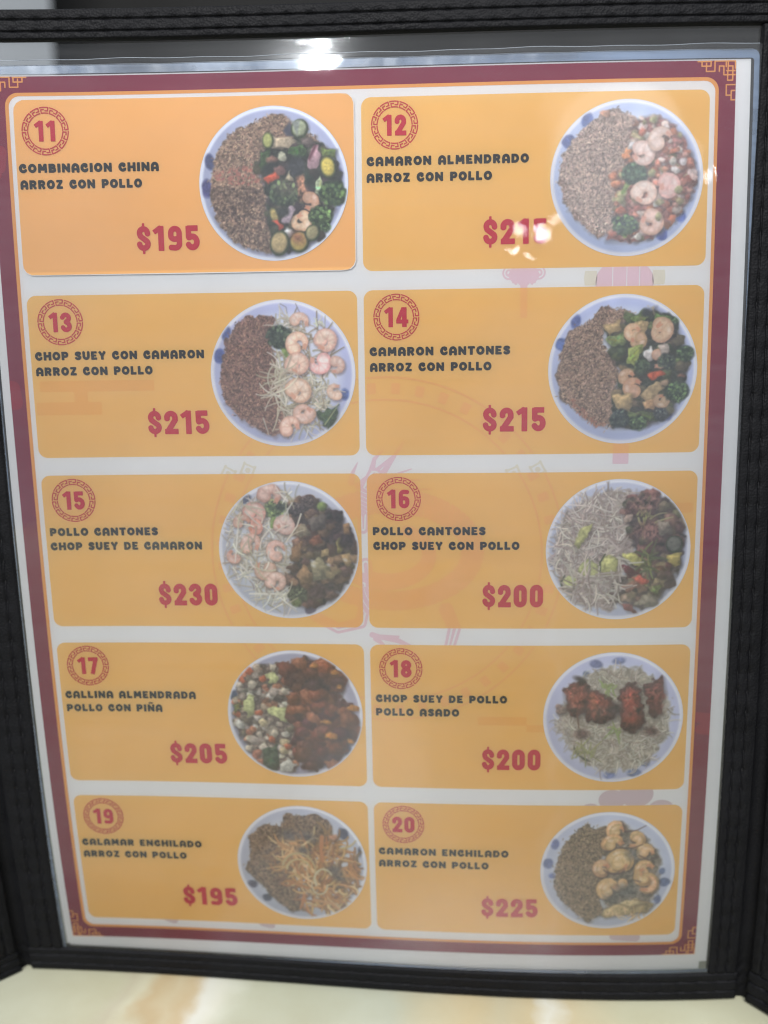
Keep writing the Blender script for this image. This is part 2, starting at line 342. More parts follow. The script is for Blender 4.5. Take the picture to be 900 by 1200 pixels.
tagged(box('wall', -3.0, 3.0, 1.60, 1.70, -0.8, 2.2, plain_mat('dark_brown_wall', (0.009, 0.0088, 0.008), 0.85, 3, 0.3)), kind='structure')
tagged(box('floor', -3.0, 3.0, -3.0, 1.6, -0.85, -0.80, plain_mat('grey_floor', (0.16, 0.15, 0.14), 0.5, 4, 0.2)), kind='structure')
tagged(box('column', -0.80, -0.462, 0.98, 1.28, -0.8, 2.2, plain_mat('pale_paint', (0.80, 0.84, 0.86), 0.5, 5, 0.05), bev=0.012),
       'pale grey painted column standing behind the menu at its upper left', 'column')

# ------------------------------------------------------------------ the menu folder
folder = bpy.data.objects.new('menu_folder', None); col.objects.link(folder)
tagged(folder, 'black stitched leatherette menu folder with clear vinyl pockets, standing open on the marble table', 'menu cover')
rng = np.random.default_rng(5)
def ribs(t, cuts, th, rag):
    """thickness across a folded, stitched binding strip: three soft rolls with grooves at the cuts"""
    e = np.minimum(t, 1 - t)
    h = th*np.clip(e/0.07, 0, 1)**0.5
    for c in cuts: h = h - th*0.50*np.exp(-((t - c)/0.020)**2)
    ends = [0] + list(cuts) + [1]
    for a, b in zip(ends[:-1], ends[1:]):
        w = np.clip((t - a)/(b - a), 0, 1); h = h + th*0.13*np.where((t >= a) & (t <= b), np.sin(np.pi*w), 0)
    return h
def strip(name, pos, n_len, length, cuts, parent, th=1.5, pitch=6.4, phase=0.0, nt=44, back=-0.9):
    """pos(s, t, h) -> world; s runs along, t across; both faces and the ends are closed"""
    s = np.linspace(0, 1, n_len); t = np.linspace(0, 1, nt)
    S, T = np.meshgrid(s, t, indexing='ij'); h = ribs(T, cuts, th, 0)
    x = S*length
    for c in cuts:                                     # the thread pulls a dimple at each stitch
        ph = ((x + phase)/pitch) % 1; d = np.minimum(ph, 1 - ph)*pitch
        h = h - 0.32*np.exp(-(d/0.75)**2 - ((T - c)/0.07)**2)
        h = h + 0.26*np.exp(-((d - pitch/2)/1.6)**2 - ((T - c)/0.12)**2)
    wob = np.interp(x, np.linspace(0, length, 40), rng.normal(0, .06, 40))
    h = h + wob*np.sin(np.pi*T) + 0.02*np.interp(T*3 + x*0.03, np.linspace(0, 14, 60), rng.normal(0, 1, 60))
    F = pos(S, T, np.maximum(h, 0.02)); Bk = pos(S, T, np.full_like(h, back))
    nv = S.size; idx = np.arange(nv).reshape(S.shape); V = np.concatenate([F.reshape(-1, 3), Bk.reshape(-1, 3)])
    a, b, c, d = idx[:-1, :-1].ravel(), idx[1:, :-1].ravel(), idx[1:, 1:].ravel(), idx[:-1, 1:].ravel()
    fc = np.concatenate([np.stack([a, b, c, d], -1), np.stack([d, c, b, a], -1) + nv])
    rim = np.concatenate([idx[:, 0], idx[-1, 1:], idx[::-1, -1][1:], idx[0, ::-1][1:]])
    rf = np.stack([rim[:-1], rim[:-1] + nv, rim[1:] + nv, rim[1:]], -1)
    o = mesh_obj(name, V, np.concatenate([fc, rf]), leather, parent)
    # stitches: short thread loops lying in the grooves
    vs, fs = [], []
    for c in cuts:
        x0 = (-phase) % pitch
        while x0 < length - 1:
            L = 2.5; k0 = len(vs); nseg, nr = 6, 6
            for i in range(nseg + 1):
                sx = (x0 + (i/nseg - .5)*L)/length; up = 0.36 + 0.22*math.sin(math.pi*i/nseg)
                if sx < 0.002 or sx > 0.998: sx = min(max(sx, 0.002), 0.998)
                rad = 0.20*(0.55 + 0.45*math.sin(math.pi*i/nseg))
                for j in range(nr):
                    an = 2*math.pi*j/nr
                    vs.append(pos(np.array(sx), np.array(c + rad*math.cos(an)/9.5), np.array(up + rad*math.sin(an))))
            for i in range(nseg):
                for j in range(nr):
                    fs.append((k0 + i*nr + j, k0 + i*nr + (j + 1) % nr, k0 + (i + 1)*nr + (j + 1) % nr, k0 + (i + 1)*nr + j))
            x0 += pitch
    mesh_obj('stitching', vs, fs, thread, o)
    return o
CUTS = (0.355, 0.725)
UL, UR = -13.6, 226.4
def in_left(v): return -0.3 - 0.8*np.clip((v - 170)/110, 0, 1)
def in_right(v): return 216.15 + 2.2*np.clip((125 - v)/125, 0, 1.1)**2
def v_bot_top(u): return 280.4 + 2.9*np.clip(u/216, 0, 1.05)**0.6
def v_table(u): return (290.72 + ST*u)/CT          # where the panel meets the table
TOP0, TOP1 = -17.7, -9.0
strip('binding_strip', lambda s, t, h: sheet(UL + s*(UR - UL), TOP0 + t*(TOP1 - TOP0), h), 460, UR - UL, CUTS, folder, phase=1.5)
strip('binding_strip', lambda s, t, h: sheet(UL + s*(UR - UL), v_bot_top(UL + s*(UR - UL)) + t*(v_table(UL + s*(UR - UL)) - 0.15 - v_bot_top(UL + s*(UR - UL))), h), 460, UR - UL, (0.30, 0.66), folder, phase=3.1)
def side(inner, outer, flip):
    def pos(s, t, h):
        tt = (1 - t) if flip else t; o_ = outer
        ue = inner(282.0) + tt*(o_ - inner(282.0))
        v = TOP1 + 0.05 + s*(v_bot_top(ue) - 0.06 - TOP1 - 0.05)
        i = inner(v)
        return sheet(i + tt*(o_ - i), v, h)
    return pos
strip('binding_strip', side(in_right, UR - 0.02, False), 520, 289, (0.30, 0.62), folder, phase=2.0)
strip('binding_strip', side(in_left, UL + 0.02, True), 520, 289, (0.38, 0.70), folder, phase=4.0)
# clear vinyl of the middle panel, front pocket and backing
def grid_sheet(name, u0, u1, v0, v1, off, m, parent, du=3.0, vtop=None, fold=None):
    nu = int((u1 - u0)/du) + 2; nv = int((v1 - v0)/du) + 2
    U, V = np.meshgrid(np.linspace(u0, u1, nu), np.linspace(v0, v1, nv), indexing='ij')
    o_ = off if fold is None else off + fold(U, V)
    idx = np.arange(U.size).reshape(U.shape)
    f = np.stack([idx[:-1, 1:].ravel(), idx[1:, 1:].ravel(), idx[1:, :-1].ravel(), idx[:-1, :-1].ravel()], -1)
    return mesh_obj(name, sheet(U, V, o_).reshape(-1, 3), f, m, parent)
drng = np.random.default_rng(3)
def pocket_wave(U, V):
    w = 0.10*np.sin(U/17 + V/41) + 0.07*np.sin(V/13 - U/29 + 1) + 0.05*np.sin(U/7.3 + V/9.1)
    for (pu, pv, r, a) in ((158, 46, 5, .10), (150, 43, 4, -.08), (116, 6, 6, .08), (203, 28, 6, .10), (193, 26, 4, .08), (210, 46, 5, -.10), (183, 62, 6, .05)):
        w = w + 0.6*a*np.exp(-((U - pu)**2 + (V - pv)**2)/r**2)          # small dents in the soft vinyl
    for (pu, pv, sp_, n_) in ((157, 46, 7, 14), (148, 43, 5, 6), (192, 26, 4, 8), (201, 28, 4, 7), (209, 46, 5, 9), (116, 7, 4, 5), (110, 4, 3, 4), (180, 63, 6, 5)):
        for _ in range(n_):
            a, b, r, q = pu + drng.normal(0, sp_), pv + drng.normal(0, sp_*.6), drng.uniform(1.3, 2.6), drng.uniform(-.045, .045)
            w = w + q*np.exp(-((U - a)**2/2.6 + (V - b)**2)/r**2)
    return w*np.clip(np.minimum(np.minimum(U + 2, 219 - U), 283 - V)/12, 0, 1)
grid_sheet('clear_pocket', -2, 219, -3.9, 284, 0.95, pocket_m, folder, 0.8, fold=pocket_wave)
grid_sheet('clear_backing', -2, 219, -10, 284, -0.8, back_m, folder, 4)
def tube(name, pts, rad, m, parent, nr=8):
    pts = np.asarray(pts); d = np.gradient(pts, axis=0); d /= np.linalg.norm(d, axis=1)[:, None] + 1e-12
    up = np.array([0.02, -1, 0.03]); a = np.cross(d, up); a /= np.linalg.norm(a, axis=1)[:, None]; b = np.cross(d, a)
    V = []; Fc = []
    for i in range(len(pts)):
        for j in range(nr):
            an = 2*math.pi*j/nr; V.append(pts[i] + rad*(math.cos(an)*a[i] + math.sin(an)*b[i]))
    for i in range(len(pts) - 1):
        for j in range(nr): Fc.append((i*nr + j, i*nr + (j + 1) % nr, (i + 1)*nr + (j + 1) % nr, (i + 1)*nr + j))
    return mesh_obj(name, V, Fc, m, parent)
rimu = np.linspace(-1, 218, 200)
rim_m = plain_mat('vinyl_edge', (0.22, 0.25, 0.29), 0.35, 60, 0.2)
tube('pocket_edge', sheet(rimu, -3.9 + 0.12*np.sin(rimu/9) + 0.1*np.sin(rimu/3.7), 1.0 + 0*rimu), 0.00008, rim_m, folder)
# hinges and the two wings, opened towards the viewer on the table
def wing(sign):
    u0 = UR if sign > 0 else UL
    ang = math.radians(49)
    hw = 4.6                                            # hinge width
    ca, sa = math.cos(ang), math.sin(ang)
    def base(v): return bend(u0, v)
    def wpos(w, v, h):
        """w: distance from the panel's edge along the wing, v down, h thickness towards the inside"""
        z0 = base(v); k = np.clip(w/hw, 0, 1)
        a = ang*k                                         # the hinge turns through the fold
        x = np.where(w < hw, w*np.cos(a/2), hw*math.cos(ang/2) + (w - hw)*ca)
        z = np.where(w < hw, w*np.sin(a/2), hw*math.sin(ang/2) + (w - hw)*sa)
        return W(u0 + sign*(x - h*np.sin(a)), -v, z0 + z + h*np.cos(a))
    def vt(w): return (290.72 + ST*(u0 + sign*w*ca))/CT - 0.15
    # hinge: thin recessed leatherette
    nW, nV = 14, 260
    wv, vv = np.meshgrid(np.linspace(0.0, hw, nW), np.linspace(0, 1, nV), indexing='ij')
    V_ = TOP0 + vv*(vt(wv) - TOP0)
    hh = -0.15 - 0.75*np.sin(np.pi*wv/hw) + 0.14*np.sin(V_*1.3 + wv*2) * np.exp(-((V_ - 286)/7)**2)*3
    idx = np.arange(wv.size).reshape(wv.shape); n = wv.size
    Vv = np.concatenate([wpos(wv, V_, hh).reshape(-1, 3), wpos(wv, V_, hh - 0.8).reshape(-1, 3)])
    f = np.stack([idx[:-1, :-1].ravel(), idx[1:, :-1].ravel(), idx[1:, 1:].ravel(), idx[:-1, 1:].ravel()], -1)
    mesh_obj('hinge', Vv, np.concatenate([f, f[:, ::-1] + n]), leather, folder)
    wl = 240.0
    pan = strip('side_panel_binding', lambda s, t, h: wpos(hw + t*11.5, TOP1 + 0.05 + s*(281.0 - TOP1), h), 420, 289, (0.34, 0.68), folder, phase=0.7)
    strip('side_panel_binding', lambda s, t, h: wpos(hw + wl - 11.5 + t*11.5, TOP1 + 0.05 + s*(281.0 - TOP1), h), 300, 289, (0.34, 0.68), folder, phase=1.7)
    strip('side_panel_binding', lambda s, t, h: wpos(hw + s*wl, TOP0 + t*(TOP1 - TOP0), h), 420, wl, CUTS, folder, phase=2.7)
    strip('side_panel_binding', lambda s, t, h: wpos(hw + s*wl, 281.2 + t*(vt(hw + s*wl) - 281.2), h), 420, wl, (0.33, 0.68), folder, phase=0.2)
    wv, vv = np.meshgrid(np.linspace(hw + 9, hw + wl - 9, 40), np.linspace(-7, 282.5, 60), indexing='ij'); idx = np.arange(wv.size).reshape(wv.shape)
    f = np.stack([idx[:-1, :-1].ravel(), idx[1:, :-1].ravel(), idx[1:, 1:].ravel(), idx[:-1, 1:].ravel()], -1)
    mesh_obj('side_panel_pocket', wpos(wv, vv, np.full(wv.shape, 0.3)).reshape(-1, 3), f, back_m, folder)
wing(1); wing(-1)

# ------------------------------------------------------------------ the printed, laminated page
page = bpy.data.objects.new('menu_page', None); col.objects.link(page)
tagged(page, 'laminated menu page of ten orange dish cards in a maroon border', 'menu page')
grid_sheet('paper_sheet', 0, PW, 0, PH, 0.0, paper_m, page, 2.0)
backing = grid_sheet('backing_sheet', 0.6, 213.6, 3, 282.6, -0.4, paper_m, None, 3)
tagged(backing, 'plain white backing sheet, a pale strip below the printed menu page', 'paper sheet')
PL, PR, PT, PB = 2.3, 211.8, 0.35, 276.3
FL, FR, FT, FB = 6.7, 207.1, 4.75, 272.1
outer = rrect(PL, PR, PT, PB, 0.05); frame = rrect(FL, FR, FT, FB, 3.6); white = rrect(FL + 1.0, FR - 0.95, FT + 0.95, FB - 0.95, 3.0)
border = ink('printed_border', lambda U, V: np.maximum(outer(U, V), -frame(U, V)), (1.5, 212.5, -0.3, 277), 0.55, 0.05, purple_m, page)
ink('border_line', lambda U, V: np.maximum(frame(U, V), -white(U, V)), (6, 208, 4, 273), 0.35, 0.05, edge_m, border)
# faint fan arcs and red clouds in the border
def fans(U, V):
    d = np.full(U.shape, 9.0); r0 = 9.0
    for row in range(-1, 33):
        cy = row*9.0; ox = (row % 2)*9.0
        dx = (U - ox + 9.0) % 18.0 - 9.0
        rr = np.hypot(dx, V - cy)
        d = np.minimum(d, np.where(V <= cy, np.abs(rr - r0) - 0.10, 9.0))
    return np.maximum(np.maximum(d, outer(U, V) + 0.3), -frame(U, V) + 0.25)
ink('border_pattern', fans, (1.5, 212.5, -0.3, 277), 0.3, 0.09, purple2_m, border)
for parts in ((((2, 17), (2, 27), 2.6), ((4.5, 21), (4, 25), 1.9)), (((3, 88), (3.5, 92), 2.3),), (((207, 191), (214, 192), 1.7), ((209, 195), (214, 195.5), 1.7), ((210, 193), (214, 193), 1.2))):
    def cloud(U, V):
        d = np.full(U.shape, 9.0)
        for a, b, w in parts: d = np.minimum(d, seg(U, V, a, b, w))
        return np.maximum(np.maximum(d, outer(U, V) + 0.02), -frame(U, V) + 0.02)
    ink('border_cloud', cloud, (1.5, 212.5, 10, 200), 0.3, 0.13, redcloud_m, border)
# fretwork in the four corners of the border
k_ = 1/(7.5*4.27)
FRET = [[(290, 240), (410, 240)], [(325, 240), (325, 280), (405, 280), (405, 240)], [(365, 255), (365, 325), (440, 325), (440, 237), (540, 237), (540, 285)],
        [(480, 325), (480, 280), (520, 280), (520, 355), (622, 355)], [(558, 237), (558, 320)], [(600, 322), (600, 280), (558, 280)], [(545, 320), (622, 320)],
        [(555, 320), (555, 402), (600, 402), (600, 320)], [(622, 440), (545, 440), (545, 530), (590, 530), (590, 490), (622, 490)], [(590, 530), (590, 570), (622, 570)], [(540, 237), (622, 237), (622, 300)]]
for (cu, cv, su, sv) in ((PR, PT, 1, 1), (PL, PT, -1, 1), (PR, PB, 1, -1), (PL, PB, -1, -1)):
    def fret(U, V):
        d = np.full(U.shape, 9.0); X = (U - cu)*su/k_ + 630; Y = (V - cv)*sv/k_ + 232
        for ln in FRET:
            for a, b in zip(ln[:-1], ln[1:]): d = np.minimum(d, bar(X, Y, a, b, 6.0) if a != b else d)
        d = np.minimum(d, 900)*k_
        return np.maximum(d, outer(U, V) + 0.01)
    def fret2(U, V):
        d = np.full(U.shape, 900.0); X = (U - cu)*su/k_ + 630; Y = (V - cv)*sv/k_ + 232
        for ln in FRET:
            for a, b in zip(ln[:-1], ln[1:]): d = np.minimum(d, seg(X, Y, a, b, 6.0))
        return np.maximum(d*k_, outer(U, V) + 0.01)
    ink('corner_fretwork', fret2, tuple(sorted((cu - su*11.5, cu + su*0.3))) + tuple(sorted((cv - sv*0.3, cv + sv*11.5))), 0.09, 0.13, gold_m, border)
C0, C1, C2, C3 = 9.13, 105.72, 107.6, 204.69
RT, RHT, RG = 8.03, 47.73, 5.398
def card_box(n):
    i = n - 11; u0, u1 = (C0, C1) if i % 2 == 0 else (C2, C3); v0 = RT + (i//2)*(RHT + RG)
    return u0, u1, v0, v0 + RHT
# ---- pale background motifs of the page (a coiled dragon, knot, lantern, clouds), seen strongest between the cards
def curve(U, V, pts, w0, w1):
    d = np.full(U.shape, 99.0); n = len(pts) - 1
    for i in range(n): d = np.minimum(d, seg(U, V, pts[i], pts[i + 1], w0 + (w1 - w0)*i/n, w0 + (w1 - w0)*(i + 1)/n))
    return d
def dragon(U, V):
    body = curve(U, V, arc(114, 138, 25, 15.5, 170, 500, 40), 4.2, 2.8)
    body = np.minimum(body, curve(U, V, arc(113, 139, 13, 8.5, 160, -60, 24), 3.0, 1.8))
    neck = curve(U, V, [(86, 150), (91, 158.5), (98, 162.3), (105, 160.5), (107.3, 150), (106.8, 142)], 1.5, 2.0)
    neck = np.minimum(neck, curve(U, V, [(106.3, 131), (106.5, 121), (110, 115)], 1.6, 2.4))
    tail = curve(U, V, [(131, 156), (133.5, 162), (132, 168), (127, 172), (120, 173)], 2.2, 1.2)
    d = np.minimum(np.minimum(body, neck), tail)
    for (x0, y0, x1, y1, x2, y2) in ((104, 121, 112, 116, 121, 113), (105, 118, 111, 113, 118, 107), (108, 118, 116, 117, 125, 116), (103, 117, 103.5, 114, 105, 111), (110, 119, 118, 119.5, 127, 119), (112, 115, 116, 109, 119, 104.5), (109, 114, 110, 110, 113, 107)):
        d = np.minimum(d, curve(U, V, [(x0, y0), (x1, y1), (x2, y2)], 1.0, 0.15))
    for (x0, y0, x1, y1) in ((108.4, 164.3, 117.5, 166.8), (110, 165, 116.5, 164.8), (109.5, 165.5, 112.5, 168), (115, 165.5, 122, 168.6)):
        d = np.minimum(d, seg(U, V, (x0, y0), (x1, y1), 0.9, 0.3))
    # scales: thin gaps across the body
    r = np.hypot((U - 114)/1.6, V - 138); th = np.arctan2(V - 138, (U - 114)/1.6)
    gap = np.abs(((th*13 + r*0.55) % 1.0) - 0.5)*2.0 - 0.16
    d = np.where((r > 12) & (r < 20), np.maximum(d, -gap), d)
    return d
def dragon_lines(U, V):
    d = dragon(U, V); return np.maximum(d, -(np.abs(d + 1.15) - 0.28))
def knot(U, V):
    d = np.full(U.shape, 99.0); X = U - 153.5; Y = V - 57.6
    for k in range(-4, 5):
        d = np.minimum(d, bar(X, Y, (k*1.15 - 2.6, -2.6), (k*1.15 + 2.6, 2.6), 0.30)); d = np.minimum(d, bar(X, Y, (k*1.15 + 2.6, -2.6), (k*1.15 - 2.6, 2.6), 0.30))
    d = np.maximum(d, np.abs(X) + np.abs(Y)*0.6 - 4.6)
    for s in (-1, 1):
        for r in (0.8, 1.7): d = np.minimum(d, np.abs(np.hypot(X - s*4.2, Y + 0.6) - r) - 0.26)
    d = np.minimum(d, bar(X, Y, (0, 2), (0, 12), 1.0))
    return d
def lantern_body(U, V):
    X = U - 182.0; Y = V - 60.0
    d = np.hypot(X/1.25, Y) - 6.6
    for x in (-3.4, 0.6, 4.2): d = np.maximum(d, -(np.abs(X - x) - 0.14))
    return d
def lantern_tassel(U, V): return bar(U - 182.0, V - 60.0, (0, 6), (0, 52), 2.3)
def lantern(U, V): return np.minimum(lantern_body(U, V), lantern_tassel(U, V))
def glyph(cu, cv, a):
    def f(U, V):
        c, s = math.cos(a), math.sin(a); x = (U - cu)*c + (V - cv)*s; y = -(U - cu)*s + (V - cv)*c
        q = np.minimum(np.minimum(np.abs(np.abs(x) - 1.7) - .33, np.abs(np.abs(y) - 1.5) - .3), np.hypot(x, y) - .8)
        return np.maximum(q, np.maximum(np.abs(x), np.abs(y)) - 2.1)
    return f
def halo(s):
    def f(U, V):
        X = U - 182.0; Y = V - 58.8; return np.maximum(np.abs(Y) - 2.0, np.abs(X*s - 9.6) - 1.9 + 0.12*np.abs(Y))
    return f
def puff(L):
    def f(U, V):
        d = np.full(U.shape, 99.0)
        for (x, y, r) in L: d = np.minimum(d, np.abs(np.hypot((U - x)/1.2, V - y) - r*0.5) - r*0.52)
        return d
    return f
cards_sdf = []
def all_cards(U, V):
    d = np.full(U.shape, 99.0)
    for n in range(11, 21): d = np.minimum(d, rrect(*card_box(n), 2.7)(U, V))
    return d
def gaps(f): return lambda U, V: np.maximum(np.maximum(f(U, V), -all_cards(U, V)), white(U, V))
MOTIFS = [('dragon_watermark', dragon_lines, (78, 145, 100, 188), pink_m), ('knot_watermark', knot, (146, 161, 54, 63), pink_m), ('lantern_watermark', lantern_body, (172, 192, 54, 63), pink_m),
          ('tassel_watermark', lantern_tassel, (172, 192, 105, 116), pink_m), ('halo_watermark', halo(1), (186, 196, 54, 63), yellow_m), ('halo_watermark', halo(-1), (168, 178, 54, 63), yellow_m)]
for cu, cv, a in ((66, 114.2, .5), (72, 113.2, .4), (151, 114.5, -.4), (158, 113.4, -.5), (70, 171, -.5), (77, 170, -.4), (146, 170.5, .4), (152, 171.5, .5)):
    MOTIFS.append(('glyph_watermark', glyph(cu, cv, a), (cu - 3, cu + 3, cv - 3, cv + 3), yellow_m))
MOTIFS.append(('cloud_watermark', puff(((176, 222.8, 2.9), (182.5, 218.6, 3.4), (190, 216.6, 4.4), (198, 222.2, 3.4), (171, 223.6, 2.0))), (165, 205, 213, 226), mauve_m))
for a, b, w in (((185, 268.6), (192, 269.2), 1.5), ((36, 267.4), (38.5, 268.4), 1.4), ((69, 268.2), (72, 268.8), 1.2)):
    MOTIFS.append(('cloud_watermark', lambda U, V, a=a, b=b, w=w: seg(U, V, a, b, w), (a[0] - 3, b[0] + 3, a[1] - 3, b[1] + 3), mauve_m))
for nm, f, bx, m in MOTIFS: ink(nm, gaps(f), bx, 0.22, 0.05, m, page)
def seal_ring(U, V):
    r = np.hypot(U - 113, V - 139); a = np.arctan2(V - 139, U - 113)*22/math.pi
    return np.minimum(np.minimum(np.abs(r - 46.5) - .3, np.abs(r - 53) - .3), np.maximum(np.abs(r - 49.8) - 1.6, np.abs(a % 1 - .5)*5 - .9))
TINTS = {14: [('knot_tint', knot), ('lantern_tint', lantern_tassel), ('dragon_tint', dragon), ('seal_tint', seal_ring)], 13: [('seal_tint', seal_ring)], 15: [('dragon_tint', dragon), ('seal_tint', seal_ring)], 17: [('seal_tint', seal_ring)], 16: [('dragon_tint', dragon), ('seal_tint', seal_ring)], 18: [('seal_tint', seal_ring)]}
BARS = {13: [((2, 26.4), (36, 26.4), 1.6), ((12, 29.5), (16, 29.5), 1.8), ((0.5, 33), (20, 33), 1.9)], 18: [((33, 24.6), (48, 24.6), 1.4), ((48, 27), (96, 27), 1.2)], 16: [((88, 11), (96, 11), 1.5)], 20: [((86, 29), (96, 29), 1.4)]}

# ------------------------------------------------------------------ printed dish pictures
NP = 270
class Dish:
    """paints one printed picture, in the units of the picture itself, as colours on a fine grid"""
    def __init__(s, cx, cy, rx, ry, seed):
        s.c = (cx, cy, rx, ry); s.r = random.Random(seed); s.rg = np.random.default_rng(seed)
        s.im = np.zeros((NP, NP, 3)); s.k = NP/2.06
        g = (np.arange(NP) + .5)/s.k - 1.03
        s.X, s.Y = np.meshgrid(g, g, indexing='ij')
        s.n1 = s.noise(34); s.n2 = s.noise(80); s.n3 = s.noise(12)
    def noise(s, n):
        a = s.rg.random((n + 2, n + 2)); t = np.linspace(0, n, NP); i = t.astype(int); f = t - i; f = f*f*(3 - 2*f)
        r = a[i]*(1 - f)[:, None] + a[i + 1]*f[:, None]; return r[:, i]*(1 - f) + r[:, i + 1]*f
    def p(s, x, y): return (x - s.c[0])/s.c[2], (y - s.c[1])/s.c[3]
    def win(s, x0, x1, y0, y1):
        f = lambda a: int(np.clip((a + 1.03)*s.k, 0, NP)); return slice(f(x0) - 0, f(x1) + 2), slice(f(y0) - 0, f(y1) + 2)
    def put(s, w, d, colr, al=1.0, soft=1.0, tex=0.0, lit=None):
        if s.im[w].size == 0: return
        a = np.clip(0.5 - d*s.k/soft, 0, 1)*al
        c = np.broadcast_to(np.array(colr, float), s.im[w].shape)
        if tex: c = c*(1 + tex*((s.n1[w] + s.n2[w]) - 1.0))[..., None]
        if lit is not None: c = c*lit[..., None]
        s.im[w] = s.im[w]*(1 - a[..., None]) + np.clip(c, 0, 255)*a[..., None]
    def ell(s, x, y, rx, ry, rot, colr, al=1, soft=1.6, tex=0.0, vol=0.0, wob=0.0):
        x, y = s.p(x, y); rx /= 425; ry /= 425; m = max(rx, ry)*1.3 + .02
        w = s.win(x - m, x + m, y - m, y + m); X = s.X[w] - x; Y = s.Y[w] - y
        c, sn = math.cos(math.radians(rot)), math.sin(math.radians(rot)); A = (X*c + Y*sn)/rx; Bq = (-X*sn + Y*c)/ry
        q = np.hypot(A, Bq); d = (q - 1 + wob*(s.n3[w] + s.n1[w] - 1))*min(rx, ry)
        lit = None if not vol else 1 + vol*(-(X + Y*1.2)/max(rx, ry)*.5 - (q**2)*.45 + .18)
        s.put(w, d, colr, al, soft, tex, lit)
    def poly(s, pts, colr, al=1, soft=1.6, tex=0.0, vol=0.0, wob=0.0):
        P = np.array([s.p(*a) for a in pts]); lo, hi = P.min(0) - .03, P.max(0) + .03
        w = s.win(lo[0], hi[0], lo[1], hi[1]); X, Y = s.X[w], s.Y[w]
        d = np.full(X.shape, 9.0); ins = np.zeros(X.shape, bool)
        for (x0, y0), (x1, y1) in zip(P, np.roll(P, -1, 0)):
            d = np.minimum(d, seg(X, Y, (x0, y0), (x1, y1), 0))
            ins ^= ((y0 > Y) != (y1 > Y)) & (X < (x1 - x0)*(Y - y0)/(y1 - y0 + 1e-12) + x0)
        d = np.where(ins, -d, d) + wob*(s.n1[w] - .5)
        cx, cy = P.mean(0); sz = (hi - lo).max()
        lit = None if not vol else 1 + vol*(-((X - cx) + (Y - cy)*1.2)/sz)
        s.put(w, d, colr, al, soft, tex, lit)
    def line(s, pts, w0, w1, colr, al=1, soft=1.4, tex=0):
        P = [s.p(*a) for a in pts]; w0 /= 850; w1 /= 850; n = len(P) - 1; m = max(w0, w1) + .02
        xs = [a[0] for a in P]; ys = [a[1] for a in P]; w = s.win(min(xs) - m, max(xs) + m, min(ys) - m, max(ys) + m)
        if s.im[w].size == 0: return
        s.put(w, curve(s.X[w], s.Y[w], P, w0, w1), colr, al, soft, tex)
    def jit(s, c, v):
        k = 1 + s.r.uniform(-v, v); return tuple(min(255, max(0, a*k + s.r.uniform(-5, 5))) for a in c)
    def plate(s, rim=(176, 180, 206), well=(204, 208, 222), edge=(226, 228, 238)):
        q = np.hypot(s.X, s.Y)
        c = np.where((q < .80)[..., None], np.array(well, float), np.array(rim, float))
        t = np.clip((q - .74)/.14, 0, 1)[..., None]; c = np.array(well)*(1 - t) + np.array(rim)*t
        t = np.clip((q - .935)/.035, 0, 1)[..., None]; c = c*(1 - t) + np.array(edge)*t
        s.im[:] = c*(1 + .05*(s.n3 - .5) - .06*s.Y + .03*s.X)[..., None]
    def petals(s, L, c=(78, 88, 150)):
        for (x, y, rx, ry, ro) in L: s.ell(x, y, rx, ry, ro, s.jit(c, .1), .92, 4, .25, wob=.25)
    def inside(s, P, x, y):
        r = False
        for (x0, y0), (x1, y1) in zip(P, P[1:] + P[:1]):
            if (y0 > y) != (y1 > y) and x < (x1 - x0)*(y - y0)/(y1 - y0 + 1e-9) + x0: r = not r
        return r
    def sample(s, P, n):
        xs = [a[0] for a in P]; ys = [a[1] for a in P]; o = []
        while len(o) < n:
            x, y = s.r.uniform(min(xs), max(xs)), s.r.uniform(min(ys), max(ys))
            if s.inside(P, x, y): o.append((x, y))
        return o
    def rice(s, P, cols, n=1500, base=None, L=12, wdt=5.8):
        P = list(P); cols = [(a*1.12, b*1.06, c*1.01) for a, b, c in cols]; c0 = np.mean(cols, 0)
        s.poly([(x + 5, y + 9) for x, y in P], c0*.55, .6, 10, wob=.05); s.poly(P, c0*.84 if base is None else base, 1, 3, .45, wob=.07)
        ps = s.sample(P, int(n*2))
        for i, (x, y) in enumerate(ps):
            if s.r.random() < .16: x += s.r.gauss(0, 15); y += s.r.gauss(0, 15)
            a = s.r.uniform(0, math.pi); l = L*s.r.uniform(.6, 1.15)/2; dx, dy = l*math.cos(a), l*math.sin(a)
            c = np.array(s.jit(cols[s.r.randrange(len(cols))], .16)); k = s.r.random()
            if k < .28: c = c*.60
            elif k > .84: c = c*1.20
            s.line([(x - dx, y - dy), (x + dx, y + dy)], wdt, wdt*.7, c, .9)
    def strands(s, P, cols, n, L=90, wdt=8, bendy=.5, al=.95):
        for (x, y) in s.sample(list(P), n):
            a = s.r.uniform(0, 2*math.pi); k = s.r.uniform(-bendy, bendy); l = L*s.r.uniform(.45, 1.15); pts = []
            for i in range(7): pts.append((x, y)); x += l/6*math.cos(a); y += l/6*math.sin(a); a += k*.45
            c = np.array(s.jit(cols[s.r.randrange(len(cols))], .10))
            s.line([(a_ + 3, b_ + 5) for a_, b_ in pts], wdt*1.1, wdt*.7, c*.6, .22, 3); s.line(pts, wdt, wdt*.55, c, al)
